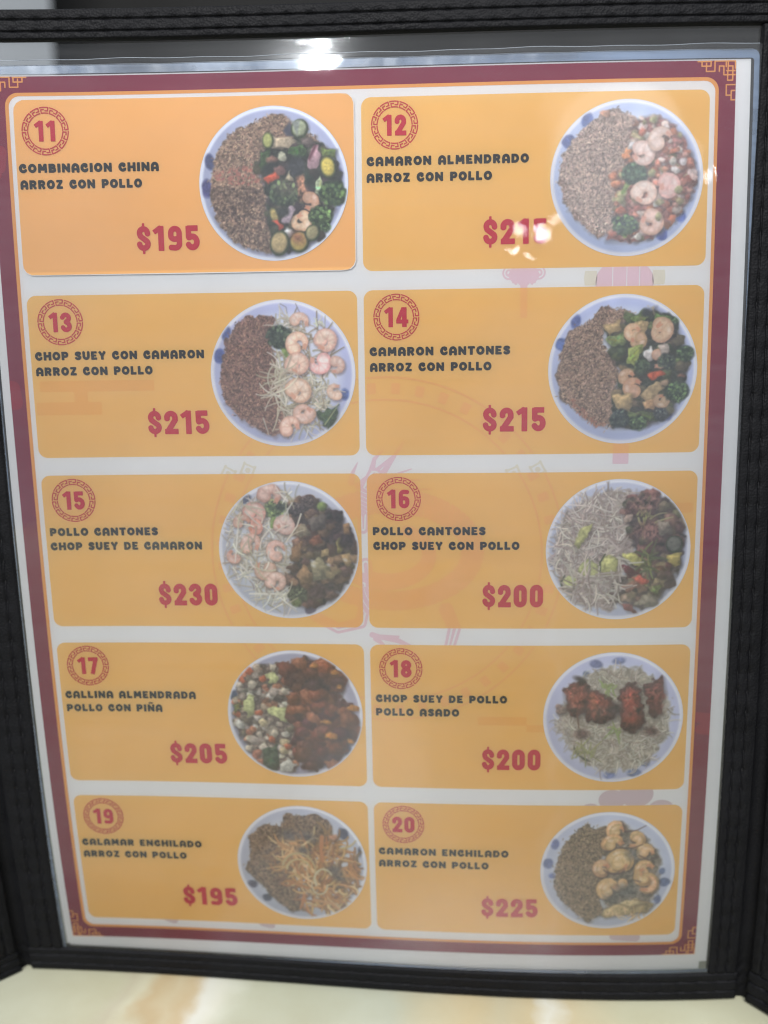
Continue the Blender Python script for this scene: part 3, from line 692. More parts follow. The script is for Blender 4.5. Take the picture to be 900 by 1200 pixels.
    def shrimp(s, x, y, r, a0, a1, c=(226, 190, 172), c2=(214, 142, 112), th=.50):
        n = 16; P = []; r *= s.r.uniform(1.0, 1.16); th *= s.r.uniform(1.08, 1.34); a0 += s.r.uniform(-14, 14); a1 += s.r.uniform(-14, 14); sq = s.r.uniform(.78, 1.0); q0 = s.r.uniform(0, 3); c = s.jit(c, .06); c2 = s.jit(tuple(.6*a + .4*b for a, b in zip(c2, c)), .08)
        for i in range(n + 1):
            a = math.radians(a0 + (a1 - a0)*i/n); k = 1 - (1 - sq)*math.cos(a - q0)**2; P.append((x + r*.58*k*math.cos(a), y + r*.58*k*math.sin(a)))
        W0, W1 = r*th*2, r*th*.75
        s.line([(a + 5, b + 8) for a, b in P], W0*1.05, W1*1.1, (70, 52, 50), .55, 7)
        s.line(P, W0, W1, c2, 1, 2, .15); 
        I = [(x + (a - x)*.95 - r*.03, y + (b - y)*.95 - r*.05) for a, b in P]; s.line(I, W0*.70, W1*.55, c, .95, 6, .12)
        for i in range(2, n, 3):
            a = math.radians(a0 + (a1 - a0)*i/n); w = (W0 + (W1 - W0)*i/n)/2
            s.line([(x + (r*.62 - w*.8)*math.cos(a), y + (r*.62 - w*.8)*math.sin(a)), (x + (r*.62 + w*.85)*math.cos(a + .12), y + (r*.62 + w*.85)*math.sin(a + .12))], 3.4, 3.4, c2, .75, 3)
        a = math.radians(a0 + (a1 - a0)*.3); s.ell(x + r*.66*math.cos(a) - 3, y + r*.66*math.sin(a) - 4, r*.16, r*.10, a0, (250, 236, 228), .7, 6)
        e = P[-1]; f = math.radians(a1 + (90 if a1 > a0 else -90))
        for q in (-.45, .25): s.line([e, (e[0] + r*.34*math.cos(f + q), e[1] + r*.34*math.sin(f + q))], W1*.7, W1*.35, tuple(.55*a + .45*b for a, b in zip((206, 116, 84), c)), .9)
    def zuc(s, x, y, rx, ry, rot, inner=(196, 186, 98)):
        s.ell(x + 5, y + 8, rx, ry, rot, (34, 34, 28), .6, 8); s.ell(x, y, rx, ry, rot, (48, 62, 34), 1, 2, .3)
        s.ell(x - 2, y - 2, rx*.84, ry*.84, rot, inner, 1, 4, .18, .22); s.ell(x, y, rx*.46, ry*.46, rot, tuple(min(255, a*1.08) for a in inner), .7, 8, .2)
        for i in range(7): a = i*.9 + rot; s.ell(x + rx*.36*math.cos(a), y + ry*.36*math.sin(a), 5, 3.4, a*57, tuple(b*.84 for b in inner), .7)
    def broc(s, x, y, r, sx=0, sy=0, dk=(40, 56, 42), lt=(98, 130, 66)):
        if sx or sy:
            s.line([(x, y), (x + sx, y + sy)], r*.62, r*.34, (120, 148, 70), 1, 3, .25); s.line([(x, y), (x + sx*.8 - 6, y + sy*.8)], r*.16, r*.1, (168, 186, 108), .8, 4)
        s.ell(x, y, r, r*.86, 0, dk, 1, 5, .5, wob=.35)
        for i in range(int(26 + r*.7)):
            a = s.r.uniform(0, 6.28); q = r*math.sqrt(s.r.random())*.98; k = s.r.random()
            k = k**.8; c = np.array(dk)*(1 - k) + (np.array(lt)*1.1 + 14)*k; k2 = .75 + .5*(-math.sin(a)*q/r*.5 + .5)
            s.ell(x + q*math.cos(a), y + q*.86*math.sin(a), r*s.r.uniform(.07, .17), r*s.r.uniform(.06, .13), s.r.uniform(0, 180), c*k2*s.r.uniform(.6, 1.45), .92, 2.2)
    def leaf(s, pts, c=(72, 100, 48)):
        s.poly([(x + 4, y + 8) for x, y in pts], (28, 30, 24), .55, 8); s.poly(pts, c, 1, 2.5, .5, .4, .06)
        cx = sum(p[0] for p in pts)/len(pts); cy = sum(p[1] for p in pts)/len(pts)
        for i in range(6):
            a = pts[s.r.randrange(len(pts))]; s.line([(cx, cy), ((a[0] + cx)/2 + s.r.uniform(-8, 8), (a[1] + cy)/2)], 6, 3, tuple(min(255, q*s.r.uniform(.6, 1.6)) for q in c), .7, 4)
    def chunk(s, pts, c, vol=.5):
        s.poly([(x + 6, y + 9) for x, y in pts], (56, 44, 42), .45, 8); s.poly(pts, tuple(a*.80 for a in c), 1, 2.4, .3, .2, .05)
        cx = sum(p[0] for p in pts)/len(pts); cy = sum(p[1] for p in pts)/len(pts)
        s.poly([(cx + (x - cx)*.84 - 3, cy + (y - cy)*.84 - 4) for x, y in pts], c, .95, 5, .28, vol, .05)
    def rnd(s, x, y, r, k=6, sq=.8):
        a0 = s.r.uniform(0, 6.28); return [(x + r*s.r.uniform(.7, 1.15)*math.cos(a0 + i*6.283/k), y + sq*r*s.r.uniform(.7, 1.15)*math.sin(a0 + i*6.283/k)) for i in range(k)]
    def mess(s, P, cols, n, r0, r1, under=None, hl=.25):
        if under is not None: s.poly([(x + 4, y + 8) for x, y in P], (50, 44, 48), .5, 12); s.poly(P, under, 1, 5, .6, wob=.08)
        for (x, y) in s.sample(list(P), n):
            c = s.jit(cols[s.r.randrange(len(cols))], .15); r = s.r.uniform(r0, r1); s.chunk(s.rnd(x, y, r, s.r.randint(5, 8)), c)
            if s.r.random() < hl: s.ell(x - r*.25, y - r*.3, r*.22, r*.14, s.r.uniform(0, 180), tuple(min(255, a*1.35 + 25) for a in c), .6, 5)
    def fried(s, P, c, dark):
        """glazed dark piece of meat"""
        s.poly([(x + 6, y + 10) for x, y in P], (40, 28, 30), .6, 12); s.poly(P, dark, 1, 4, .5, .2, .08)
        cx = sum(p[0] for p in P)/len(P); cy = sum(p[1] for p in P)/len(P)
        s.poly([(cx + (x - cx)*.74, cy + (y - cy)*.78) for x, y in P], c, .9, 12, .9, .7, .12)
        for i in range(7): s.ell(cx + s.r.uniform(-26, 26), cy + s.r.uniform(-60, 50), s.r.uniform(5, 9), s.r.uniform(3, 6), 60, (206, 140, 110), .75, 5)
        for i in range(26):
            a, b = P[s.r.randrange(len(P))]; t = s.r.random()*.75; x = cx + (a - cx)*t + s.r.uniform(-14, 14); y = cy + (b - cy)*t + s.r.uniform(-14, 14)
            k = s.r.uniform(.55, 1.5); s.ell(x, y, s.r.uniform(6, 20), s.r.uniform(4, 10), s.r.uniform(60, 120), tuple(min(255, q*k) for q in c), .55, 6)
    def finish(s):
        for _ in range(1):
            a = s.im.copy(); s.im[1:-1, 1:-1] = (a[1:-1, 1:-1]*4 + a[:-2, 1:-1] + a[2:, 1:-1] + a[1:-1, :-2] + a[1:-1, 2:])/8
        q = np.hypot(s.X, s.Y); t = np.clip((q - .965)/.03, 0, 1)[..., None]; s.im[:] = s.im*(1 - t) + np.array((212, 216, 230))*t
        m = s.im.mean((0, 1)); c = (m + (s.im - m)*.92)/255*1.06; g = c.mean(-1, keepdims=True); c = np.clip(g + (c - g)*np.array((.86, .80, .86)), 0.02, 1)
        return lin(c*255)
BR = [(128, 106, 96), (146, 122, 108), (112, 90, 82), (160, 138, 124)]
def dish11():
    d = Dish(459, 475, 431, 450, 11); d.plate((168, 172, 202), (198, 203, 218))
    d.petals([(92, 340, 26, 46, -10), (72, 495, 32, 50, 5), (832, 428, 22, 40, 0), (838, 580, 20, 30, 0)], (70, 72, 128))
    R1 = [(205, 190), (330, 130), (440, 75), (540, 90), (590, 170), (700, 200), (760, 290), (620, 330), (420, 280), (380, 430), (420, 520), (420, 640), (440, 750), (430, 870), (360, 860), (220, 810), (130, 690), (95, 560), (100, 430), (135, 290)]
    d.rice(R1, [(140, 118, 104), (158, 134, 116), (116, 92, 82), (170, 150, 130)], 1700)
    for (x, y) in d.sample([(110, 400), (380, 350), (420, 480), (240, 480), (115, 450)], 150): d.line([(x, y), (x + d.r.uniform(-12, 12), y + d.r.uniform(-9, 9))], 8, 6, d.jit((178, 104, 92), .15), .75)
    for (x, y) in d.sample([(100, 480), (400, 500), (430, 640), (420, 860), (230, 800), (110, 620)], 330): d.ell(x, y, 7, 4, d.r.uniform(0, 180), (70, 52, 50), .7, 3)
    d.mess([(385, 280), (470, 250), (640, 200), (760, 260), (850, 420), (800, 620), (740, 760), (620, 860), (470, 880), (430, 700), (420, 540), (380, 420)], [(52, 58, 46), (70, 72, 56), (60, 52, 54), (84, 84, 62), (96, 78, 74)], 70, 26, 52, (46, 50, 42))
    d.poly([(520, 170), (560, 120), (585, 205), (540, 200)], (74, 74, 92), 1, 4, .2); d.zuc(615, 160, 48, 52, 20, (168, 176, 140)); d.poly([(570, 115), (620, 112), (600, 205)], (150, 156, 150), .9, 4, .2)
    d.chunk([(440, 205), (560, 205), (590, 235), (560, 275), (450, 265)], (196, 176, 148)); d.zuc(432, 225, 32, 45, 0, (186, 190, 110))
    d.leaf([(560, 260), (640, 240), (660, 320), (590, 330), (540, 300)], (66, 96, 52)); d.leaf([(385, 290), (440, 280), (450, 380), (390, 400)], (58, 84, 44))
    d.chunk([(650, 390), (680, 280), (720, 255), (735, 320), (715, 400), (670, 405)], (186, 146, 156)); d.poly([(660, 330), (700, 250), (715, 260), (670, 350)], (96, 40, 56), .8, 4)
    d.leaf([(735, 275), (830, 280), (815, 330), (745, 330)], (104, 122, 58)); d.zuc(775, 385, 45, 62, -12, (206, 188, 84))
    d.chunk(d.rnd(510, 320, 28, 7), (206, 204, 176)); d.chunk(d.rnd(450, 340, 34, 7), (140, 100, 86)); d.ell(440, 385, 50, 32, -20, (40, 44, 42), 1, 6, .4)
    d.ell(590, 380, 48, 60, 20, (56, 58, 62), 1, 8, .4); d.chunk([(410, 440), (475, 405), (495, 440), (430, 475)], (226, 92, 62)); d.chunk([(530, 455), (550, 405), (575, 460)], (212, 196, 160))
    d.chunk(d.rnd(500, 400, 36, 7), (132, 92, 88)); d.broc(515, 530, 85, 0, 0, (44, 54, 46), (88, 112, 62)); d.ell(530, 500, 60, 40, 10, (110, 92, 84), .5, 14, .5)
    d.poly([(590, 440), (630, 430), (655, 500), (650, 580), (610, 590), (595, 520)], (146, 104, 82), 1, 4, .8, .4, .05); d.leaf([(690, 500), (730, 420), (750, 540), (720, 560)], (176, 186, 150))
    d.broc(800, 540, 78, -40, 50, (38, 58, 36), (96, 130, 58)); d.shrimp(670, 590, 55, -110, 120, (222, 182, 154), (188, 120, 88)); d.shrimp(612, 698, 62, -60, 240, (226, 196, 170), (192, 126, 92), .42)
    d.broc(730, 670, 70, 0, 0, (42, 60, 38), (92, 122, 60)); d.broc(755, 735, 30, 0, 0); d.zuc(460, 660, 24, 46, -20, (170, 150, 90)); d.chunk([(490, 700), (560, 605), (580, 630), (545, 710)], (188, 164, 176))
    d.chunk([(450, 690), (480, 680), (515, 735), (490, 745)], (212, 84, 62)); d.ell(510, 640, 36, 26, 0, (50, 54, 52), 1, 6, .4); d.chunk(d.rnd(540, 760, 34, 7), (206, 204, 204))
    d.zuc(485, 822, 56, 70, 10, (182, 160, 112)); d.zuc(600, 815, 56, 60, 20, (190, 164, 84)); d.ell(590, 790, 40, 30, 30, (160, 96, 72), .8, 12, .3); d.zuc(678, 765, 40, 48, 30, (160, 150, 108)); return d
def dish12():
    d = Dish(440, 470, 420, 440, 12); d.plate((176, 188, 222), (206, 212, 228))
    d.petals([(218, 145, 30, 40, 30), (125, 265, 44, 38, 20), (740, 690, 36, 34, 0), (640, 790, 30, 32, 10)], (82, 100, 172))
    d.mess([(440, 160), (560, 120), (660, 150), (760, 260), (820, 420), (800, 580), (720, 690), (600, 790), (500, 830), (330, 820), (330, 760), (380, 650), (360, 560), (370, 430), (430, 330)], [(206, 128, 104), (216, 160, 142), (222, 196, 182), (176, 96, 84), (160, 150, 104), (216, 210, 204), (196, 112, 80)], 230, 15, 32, (150, 92, 86))
    d.rice([(200, 190), (300, 110), (370, 85), (500, 140), (450, 200), (450, 290), (420, 400), (360, 440), (370, 560), (360, 640), (380, 740), (290, 800), (200, 730), (110, 620), (70, 480), (90, 340), (140, 260)], [(152, 132, 126), (172, 152, 142), (130, 110, 106), (184, 166, 156)], 1700)
    d.mess([(430, 310), (470, 320), (460, 380), (420, 360)], [(226, 136, 86)], 4, 20, 28); d.mess([(360, 430), (410, 450), (410, 520), (370, 510)], [(224, 134, 92)], 6, 18, 28); d.chunk(d.rnd(315, 115, 24), (208, 150, 118)); d.chunk(d.rnd(468, 285, 30), (226, 222, 224))
    d.broc(480, 440, 66, -60, 110, (38, 60, 50), (72, 104, 62)); d.broc(435, 735, 68, 0, 60, (38, 54, 56), (90, 128, 60))
    d.shrimp(525, 340, 62, -120, 150, (236, 214, 200), (214, 158, 128)); d.shrimp(540, 560, 70, -170, 120, (238, 216, 204), (212, 152, 128), .42); d.shrimp(575, 725, 66, -80, 200, (232, 200, 186), (204, 140, 116), .45); d.shrimp(668, 525, 58, -100, 180, (226, 192, 184), (206, 146, 130))
    d.shrimp(630, 250, 66, 150, 330, (230, 200, 190), (206, 150, 134))
    for (x, y) in ((400, 590), (520, 215), (690, 380), (730, 540), (410, 650), (620, 690), (580, 150), (500, 800)): d.chunk(d.rnd(x, y, 26, 6), d.r.choice([(222, 214, 200), (172, 168, 116), (204, 110, 84)]))
    return d
SPR = [(214, 204, 182), (196, 186, 158), (226, 220, 204), (178, 166, 138)]
def dish13():
    d = Dish(460, 485, 425, 435, 13); d.plate((178, 182, 218), (208, 212, 230)); d.petals([(136, 240, 26, 40, 10), (90, 375, 34, 42, 10), (820, 612, 30, 34, 0)], (74, 90, 158))
    d.strands([(420, 170), (560, 150), (720, 220), (760, 420), (740, 660), (620, 830), (450, 800), (400, 600), (420, 400)], [(150, 136, 112), (170, 158, 130)], 160, 110, 10)
    d.rice([(205, 190), (260, 145), (420, 160), (400, 260), (400, 380), (440, 480), (440, 620), (470, 720), (440, 840), (390, 860), (310, 820), (200, 750), (110, 640), (85, 520), (110, 400), (130, 290)], [(124, 92, 84), (140, 106, 94), (104, 74, 68), (156, 122, 106)], 1700)
    d.strands([(420, 400), (500, 480), (500, 700), (430, 760), (410, 560)], SPR, 45, 150, 9); d.strands([(600, 480), (730, 500), (720, 660), (640, 680), (600, 600)], SPR, 60, 110, 9, .9); d.strands([(430, 160), (560, 150), (560, 210), (400, 220)], SPR, 30, 90, 8)
    d.strands([(480, 780), (640, 740), (620, 840), (480, 850)], SPR, 24, 90, 8)
    d.line([(455, 75), (490, 95), (495, 130)], 4, 3, (120, 110, 110)); d.line([(545, 75), (560, 110), (575, 140)], 4, 3, (120, 110, 110)); d.line([(715, 150), (712, 230)], 4, 3, (140, 136, 120)); d.strands([(650, 170), (700, 180), (690, 220), (660, 220)], [(216, 214, 180)], 8, 50, 7)
    d.broc(440, 268, 72, 45, 110, (38, 50, 42), (70, 90, 58)); d.leaf([(655, 720), (780, 675), (775, 760), (720, 820), (680, 780)], (58, 78, 48)); d.line([(700, 790), (770, 690)], 9, 5, (150, 160, 100))
    P = (236, 206, 190); Q = (214, 142, 118)
    d.shrimp(570, 185, 60, 190, 370, P, Q, .42); d.shrimp(555, 305, 68, 120, 380, P, Q, .45); d.shrimp(718, 300, 66, -170, 110, P, Q, .42); d.shrimp(670, 425, 64, -30, 190, (240, 214, 206), (206, 120, 110), .55)
    d.shrimp(550, 435, 68, -190, 110, (240, 212, 188), (216, 152, 124), .5); d.shrimp(770, 445, 56, -110, 100, P, Q, .5); d.shrimp(552, 595, 66, -160, 150, (240, 212, 192), (214, 150, 122), .46); d.shrimp(765, 590, 54, 60, 280, P, Q, .45)
    d.shrimp(575, 720, 66, 20, 330, (240, 208, 184), (208, 144, 112), .44); d.shrimp(500, 800, 58, 130, 350, P, Q, .55)
    d.strands([(380, 390), (440, 380), (470, 560), (420, 600)], SPR, 14, 150, 9); d.line([(335, 750), (350, 800), (365, 850)], 8, 5, (190, 180, 160)); d.line([(405, 600), (430, 680), (500, 720)], 8, 6, (210, 202, 180)); return d
def dish14():
    d = Dish(451, 460, 421, 428, 14); d.plate((178, 186, 222), (208, 213, 230)); d.petals([(182, 185, 26, 40, 15), (108, 315, 42, 36, 20), (715, 725, 26, 30, 0)], (82, 100, 172))
    d.rice([(150, 240), (280, 170), (320, 105), (490, 130), (480, 200), (340, 230), (330, 320), (400, 380), (430, 480), (410, 600), (400, 700), (400, 790), (300, 780), (200, 700), (110, 620), (80, 500), (100, 370)], [(136, 114, 100), (156, 132, 116), (114, 92, 82), (168, 146, 130)], 1650)
    for (x, y) in d.sample([(150, 600), (280, 720), (380, 780), (300, 790), (190, 710)], 60): d.line([(x, y), (x + d.r.uniform(-10, 10), y + 6)], 8, 6, d.jit((176, 108, 88), .1), .7)
    d.mess([(340, 230), (480, 170), (620, 110), (740, 180), (790, 340), (810, 560), (720, 740), (560, 790), (410, 790), (400, 640), (440, 480), (380, 350)], [(60, 70, 46), (84, 96, 56), (56, 58, 54), (104, 100, 66), (124, 104, 78)], 80, 26, 50, (52, 58, 46))
    T = (188, 158, 108)
    d.leaf([(490, 170), (560, 130), (600, 170), (540, 200)], (104, 128, 58)); d.leaf([(620, 140), (740, 180), (720, 210), (640, 190)], (88, 122, 54)); d.broc(740, 185, 20); d.chunk([(590, 110), (630, 95), (620, 150)], (176, 158, 124)); d.ell(575, 140, 26, 24, 0, (50, 52, 54), 1, 6)
    d.chunk([(335, 210), (435, 180), (440, 240), (370, 265)], T); d.leaf([(340, 280), (460, 250), (470, 310), (380, 330)], (118, 134, 76)); d.chunk([(480, 200), (585, 185), (575, 320), (500, 330)], (196, 164, 112))
    d.shrimp(505, 245, 46, 60, 330, (228, 190, 158), (196, 138, 96), .5); d.shrimp(530, 300, 46, -40, 180, (222, 180, 146), (190, 134, 92), .5); d.shrimp(662, 245, 62, -90, 250, (222, 190, 158), (178, 132, 100), .5)
    d.leaf([(470, 330), (560, 320), (530, 450), (470, 430)], (138, 148, 72)); d.chunk([(560, 380), (610, 335), (640, 370), (600, 420)], (222, 212, 208)); d.shrimp(655, 410, 52, -120, 100, (214, 176, 154), (180, 126, 98), .45); d.chunk([(650, 330), (700, 315), (715, 360), (680, 400)], (196, 178, 166))
    d.broc(800, 375, 50, -50, 40, (40, 54, 46), (80, 110, 58)); d.broc(700, 420, 52, 0, 0, (44, 52, 52), (76, 92, 62)); d.broc(560, 440, 44, 0, 0, (46, 60, 46), (84, 106, 62))
    d.chunk([(585, 495), (665, 465), (690, 490), (615, 530)], (222, 92, 58)); d.shrimp(480, 500, 44, 160, 330, (206, 166, 130), (170, 118, 84), .5); d.shrimp(515, 555, 56, 90, 320, (216, 172, 138), (180, 128, 92), .55)
    d.chunk([(555, 610), (640, 530), (690, 570), (600, 660)], (194, 164, 118)); d.chunk([(400, 610), (515, 590), (500, 710), (430, 700)], T); d.chunk([(570, 650), (640, 640), (640, 700), (590, 690)], (206, 158, 110)); d.shrimp(670, 640, 40, 0, 260, (206, 164, 132), (172, 120, 88), .5)
    d.broc(760, 590, 66, 0, 0, (40, 58, 44), (92, 126, 60)); d.broc(440, 745, 58, 0, 0, (38, 46, 52), (66, 82, 66)); d.leaf([(490, 700), (640, 710), (650, 750), (500, 750)], (92, 108, 58)); d.broc(545, 770, 50); d.broc(675, 720, 40, 0, 0, (40, 46, 56), (70, 76, 70)); d.chunk(d.rnd(780, 500, 26), (150, 100, 80)); d.chunk(d.rnd(690, 540, 24), (196, 160, 128)); return d
DM = [(102, 74, 64), (124, 92, 74), (84, 64, 58), (142, 108, 80), (108, 94, 66), (152, 118, 88)]
def dish15():
    d = Dish(455, 449, 418, 416, 15); d.plate((186, 188, 204), (200, 202, 212)); d.petals([(330, 78, 36, 20, -10), (200, 145, 44, 24, -20), (575, 812, 34, 26, -20)], (70, 68, 92))
    d.strands([(100, 220), (300, 120), (520, 110), (480, 400), (440, 700), (460, 800), (240, 730), (80, 560), (70, 360)], [(204, 192, 174), (218, 210, 194), (186, 174, 156), (166, 152, 136)], 480, 100, 8)
    d.mess([(460, 180), (570, 130), (720, 200), (850, 360), (860, 480), (800, 640), (700, 760), (560, 790), (460, 780), (440, 620), (480, 500), (520, 380), (460, 260)], DM, 120, 24, 50, (66, 54, 52))
    d.broc(575, 160, 42, 0, 0, (62, 48, 48), (90, 74, 66)); d.ell(660, 185, 30, 28, 0, (118, 138, 66), 1, 4, .2, .5); d.mess([(690, 220), (760, 210), (770, 280), (700, 260)], [(62, 52, 50)], 10, 20, 30); d.broc(510, 200, 46, 0, 0, (62, 50, 52), (92, 78, 72))
    for pts, c in (([(490, 330), (560, 280), (590, 360), (520, 370)], (156, 140, 112)), ([(570, 260), (680, 230), (680, 310), (600, 330)], (112, 98, 88)), ([(580, 390), (640, 345), (655, 400), (600, 430)], (150, 92, 66)), ([(650, 450), (700, 440), (690, 480), (650, 485)], (190, 160, 108)), ([(735, 400), (780, 370), (785, 450), (745, 460)], (166, 150, 76)), ([(770, 480), (820, 460), (830, 530), (790, 540)], (186, 150, 100)), ([(780, 290), (820, 280), (820, 350), (780, 360)], (162, 120, 76)), ([(575, 520), (630, 490), (700, 550), (690, 620), (600, 630)], (152, 140, 106)), ([(500, 610), (540, 530), (590, 580), (580, 650), (520, 650)], (160, 122, 84)), ([(470, 440), (540, 390), (520, 510), (470, 510)], (150, 108, 72)), ([(680, 580), (760, 570), (720, 620), (680, 620)], (150, 130, 92))): d.chunk(pts, c)
    for (x, y) in ((596, 515), (690, 535), (600, 540), (790, 505)): d.ell(x, y, 11, 7, 30, (226, 224, 222), .85, 5)
    d.broc(500, 720, 56, 0, 0, (60, 62, 48), (98, 104, 66)); d.ell(490, 770, 30, 24, 0, (112, 124, 66), .9, 5, .3); d.ell(620, 700, 58, 46, 0, (80, 58, 56), 1, 8, .5); d.ell(800, 400, 50, 44, 0, (66, 54, 54), 1, 8, .4)
    P = (226, 190, 176); Q = (204, 136, 114)
    d.broc(375, 190, 0.1); d.broc(380, 195, 62, -20, 110, (70, 90, 56), (142, 160, 84)); d.ell(415, 185, 34, 26, 20, (60, 66, 58), .9, 8, .5)
    d.shrimp(360, 120, 66, 190, 380, P, Q, .45); d.shrimp(262, 230, 62, -160, 120, P, (206, 124, 100), .5); d.shrimp(190, 280, 50, 160, 330, P, Q, .45); d.shrimp(255, 310, 44, -60, 150, (222, 160, 140), Q, .5); d.shrimp(438, 300, 58, -180, 150, (236, 208, 194), (196, 146, 124), .46)
    d.shrimp(235, 410, 66, 150, 390, P, Q, .42); d.shrimp(385, 445, 72, 90, 340, P, Q, .40); d.shrimp(300, 560, 72, -10, 210, P, Q, .45); d.shrimp(375, 645, 66, -180, 70, P, Q, .45); d.shrimp(120, 480, 40, 60, 240, (214, 170, 160), Q, .5)
    d.strands([(120, 260), (480, 260), (440, 560), (240, 640), (110, 560)], SPR, 26, 120, 10); d.line([(535, 230), (510, 300), (440, 400)], 11, 8, (222, 212, 192)); d.line([(155, 320), (130, 520)], 9, 6, (226, 222, 210)); d.line([(210, 715), (430, 715)], 11, 9, (224, 218, 204)); d.line([(380, 700), (340, 790)], 9, 7, (214, 206, 190))
    d.strands([(440, 80), (500, 80), (490, 200), (450, 200)], SPR, 10, 110, 9, .3); d.strands([(120, 170), (260, 150), (240, 220), (130, 220)], SPR, 10, 120, 9, .2); d.strands([(260, 720), (430, 720), (440, 800), (300, 780)], SPR, 16, 110, 9, .3); return d
def dish16():
    d = Dish(456, 456, 431, 424, 16); d.plate((184, 188, 210), (202, 205, 216)); d.petals([(58, 535, 12, 18, 0)], (80, 80, 110))
    G = [(176, 160, 150), (196, 182, 172), (156, 140, 132), (206, 194, 180), (140, 122, 118)]
    d.poly([(130, 240), (300, 120), (540, 90), (530, 300), (560, 440), (500, 560), (480, 700), (420, 830), (260, 800), (130, 680), (70, 560), (80, 420)], (164, 146, 138), 1, 8, .35, wob=.08)
    d.strands([(130, 240), (300, 120), (540, 90), (530, 300), (560, 440), (470, 500), (300, 540), (70, 590), (80, 420)], [(196, 178, 166), (214, 200, 188), (176, 158, 148), (222, 210, 196), (160, 142, 132)], 520, 120, 8, .5)
    d.mess([(520, 150), (620, 110), (730, 150), (830, 260), (850, 380), (830, 560), (740, 720), (600, 820), (400, 750), (420, 690), (500, 600), (560, 480), (500, 230)], [(112, 82, 76), (132, 98, 86), (92, 76, 74), (136, 118, 90), (150, 126, 104), (104, 98, 72), (128, 84, 72)], 110, 30, 60, (92, 78, 76), .5)
    d.strands([(560, 240), (700, 230), (680, 300), (560, 300)], [(150, 150, 92), (170, 162, 110)], 14, 120, 12, .3); d.ell(600, 180, 90, 55, 10, (124, 86, 80), .8, 16, .9); d.ell(640, 350, 90, 56, 15, (120, 82, 76), .85, 14, .9); d.chunk([(690, 290), (760, 280), (770, 360), (700, 370)], (150, 134, 118)); d.chunk(d.rnd(510, 270, 34), (196, 168, 150))
    d.zuc(790, 425, 50, 52, 0, (110, 108, 96)); d.chunk([(750, 490), (830, 480), (830, 560), (800, 560), (750, 530)], (196, 176, 92)); d.strands([(560, 480), (680, 480), (660, 600), (580, 590)], [(140, 146, 82), (98, 104, 66)], 20, 120, 14, .3)
    L = (194, 192, 122)
    d.chunk([(185, 420), (250, 310), (300, 295), (280, 370), (220, 440)], L); d.chunk(d.rnd(285, 565, 66, 8), (188, 192, 126), .3); d.poly([(330, 540), (350, 610), (240, 620), (240, 560)], (190, 190, 126), .8, 6, .2); d.chunk(d.rnd(400, 545, 62, 8, 1.1), L, .3); d.line([(352, 600), (350, 530), (380, 480)], 12, 8, (84, 92, 60)); d.chunk(d.rnd(180, 660, 58, 8), (190, 194, 130), .3); d.line([(130, 690), (118, 650), (140, 610)], 14, 9, (70, 76, 60)); d.chunk([(465, 480), (540, 470), (620, 540), (560, 560)], (206, 200, 112))
    d.chunk([(485, 540), (530, 545), (575, 600), (530, 625), (495, 590)], (110, 46, 58)); d.chunk([(545, 625), (600, 615), (655, 645), (620, 670), (560, 650)], (222, 96, 78)); d.chunk([(480, 680), (560, 640), (600, 680), (520, 710)], (164, 110, 92)); d.leaf([(620, 670), (720, 680), (700, 720), (640, 700)], (128, 136, 72)); d.chunk([(560, 790), (630, 720), (700, 760), (715, 815)], (140, 128, 108)); d.chunk([(470, 780), (540, 780), (580, 840), (520, 830)], (136, 70, 66)); d.ell(420, 740, 50, 40, 20, (92, 68, 70), .9, 12, .5)
    d.strands([(200, 620), (480, 600), (480, 720), (300, 760), (170, 740)], G, 90, 150, 11, .3); d.strands([(430, 430), (480, 430), (470, 600), (430, 600)], G, 8, 130, 14, .2); d.strands([(160, 700), (400, 720), (420, 800), (260, 800)], G, 40, 110, 10); return d
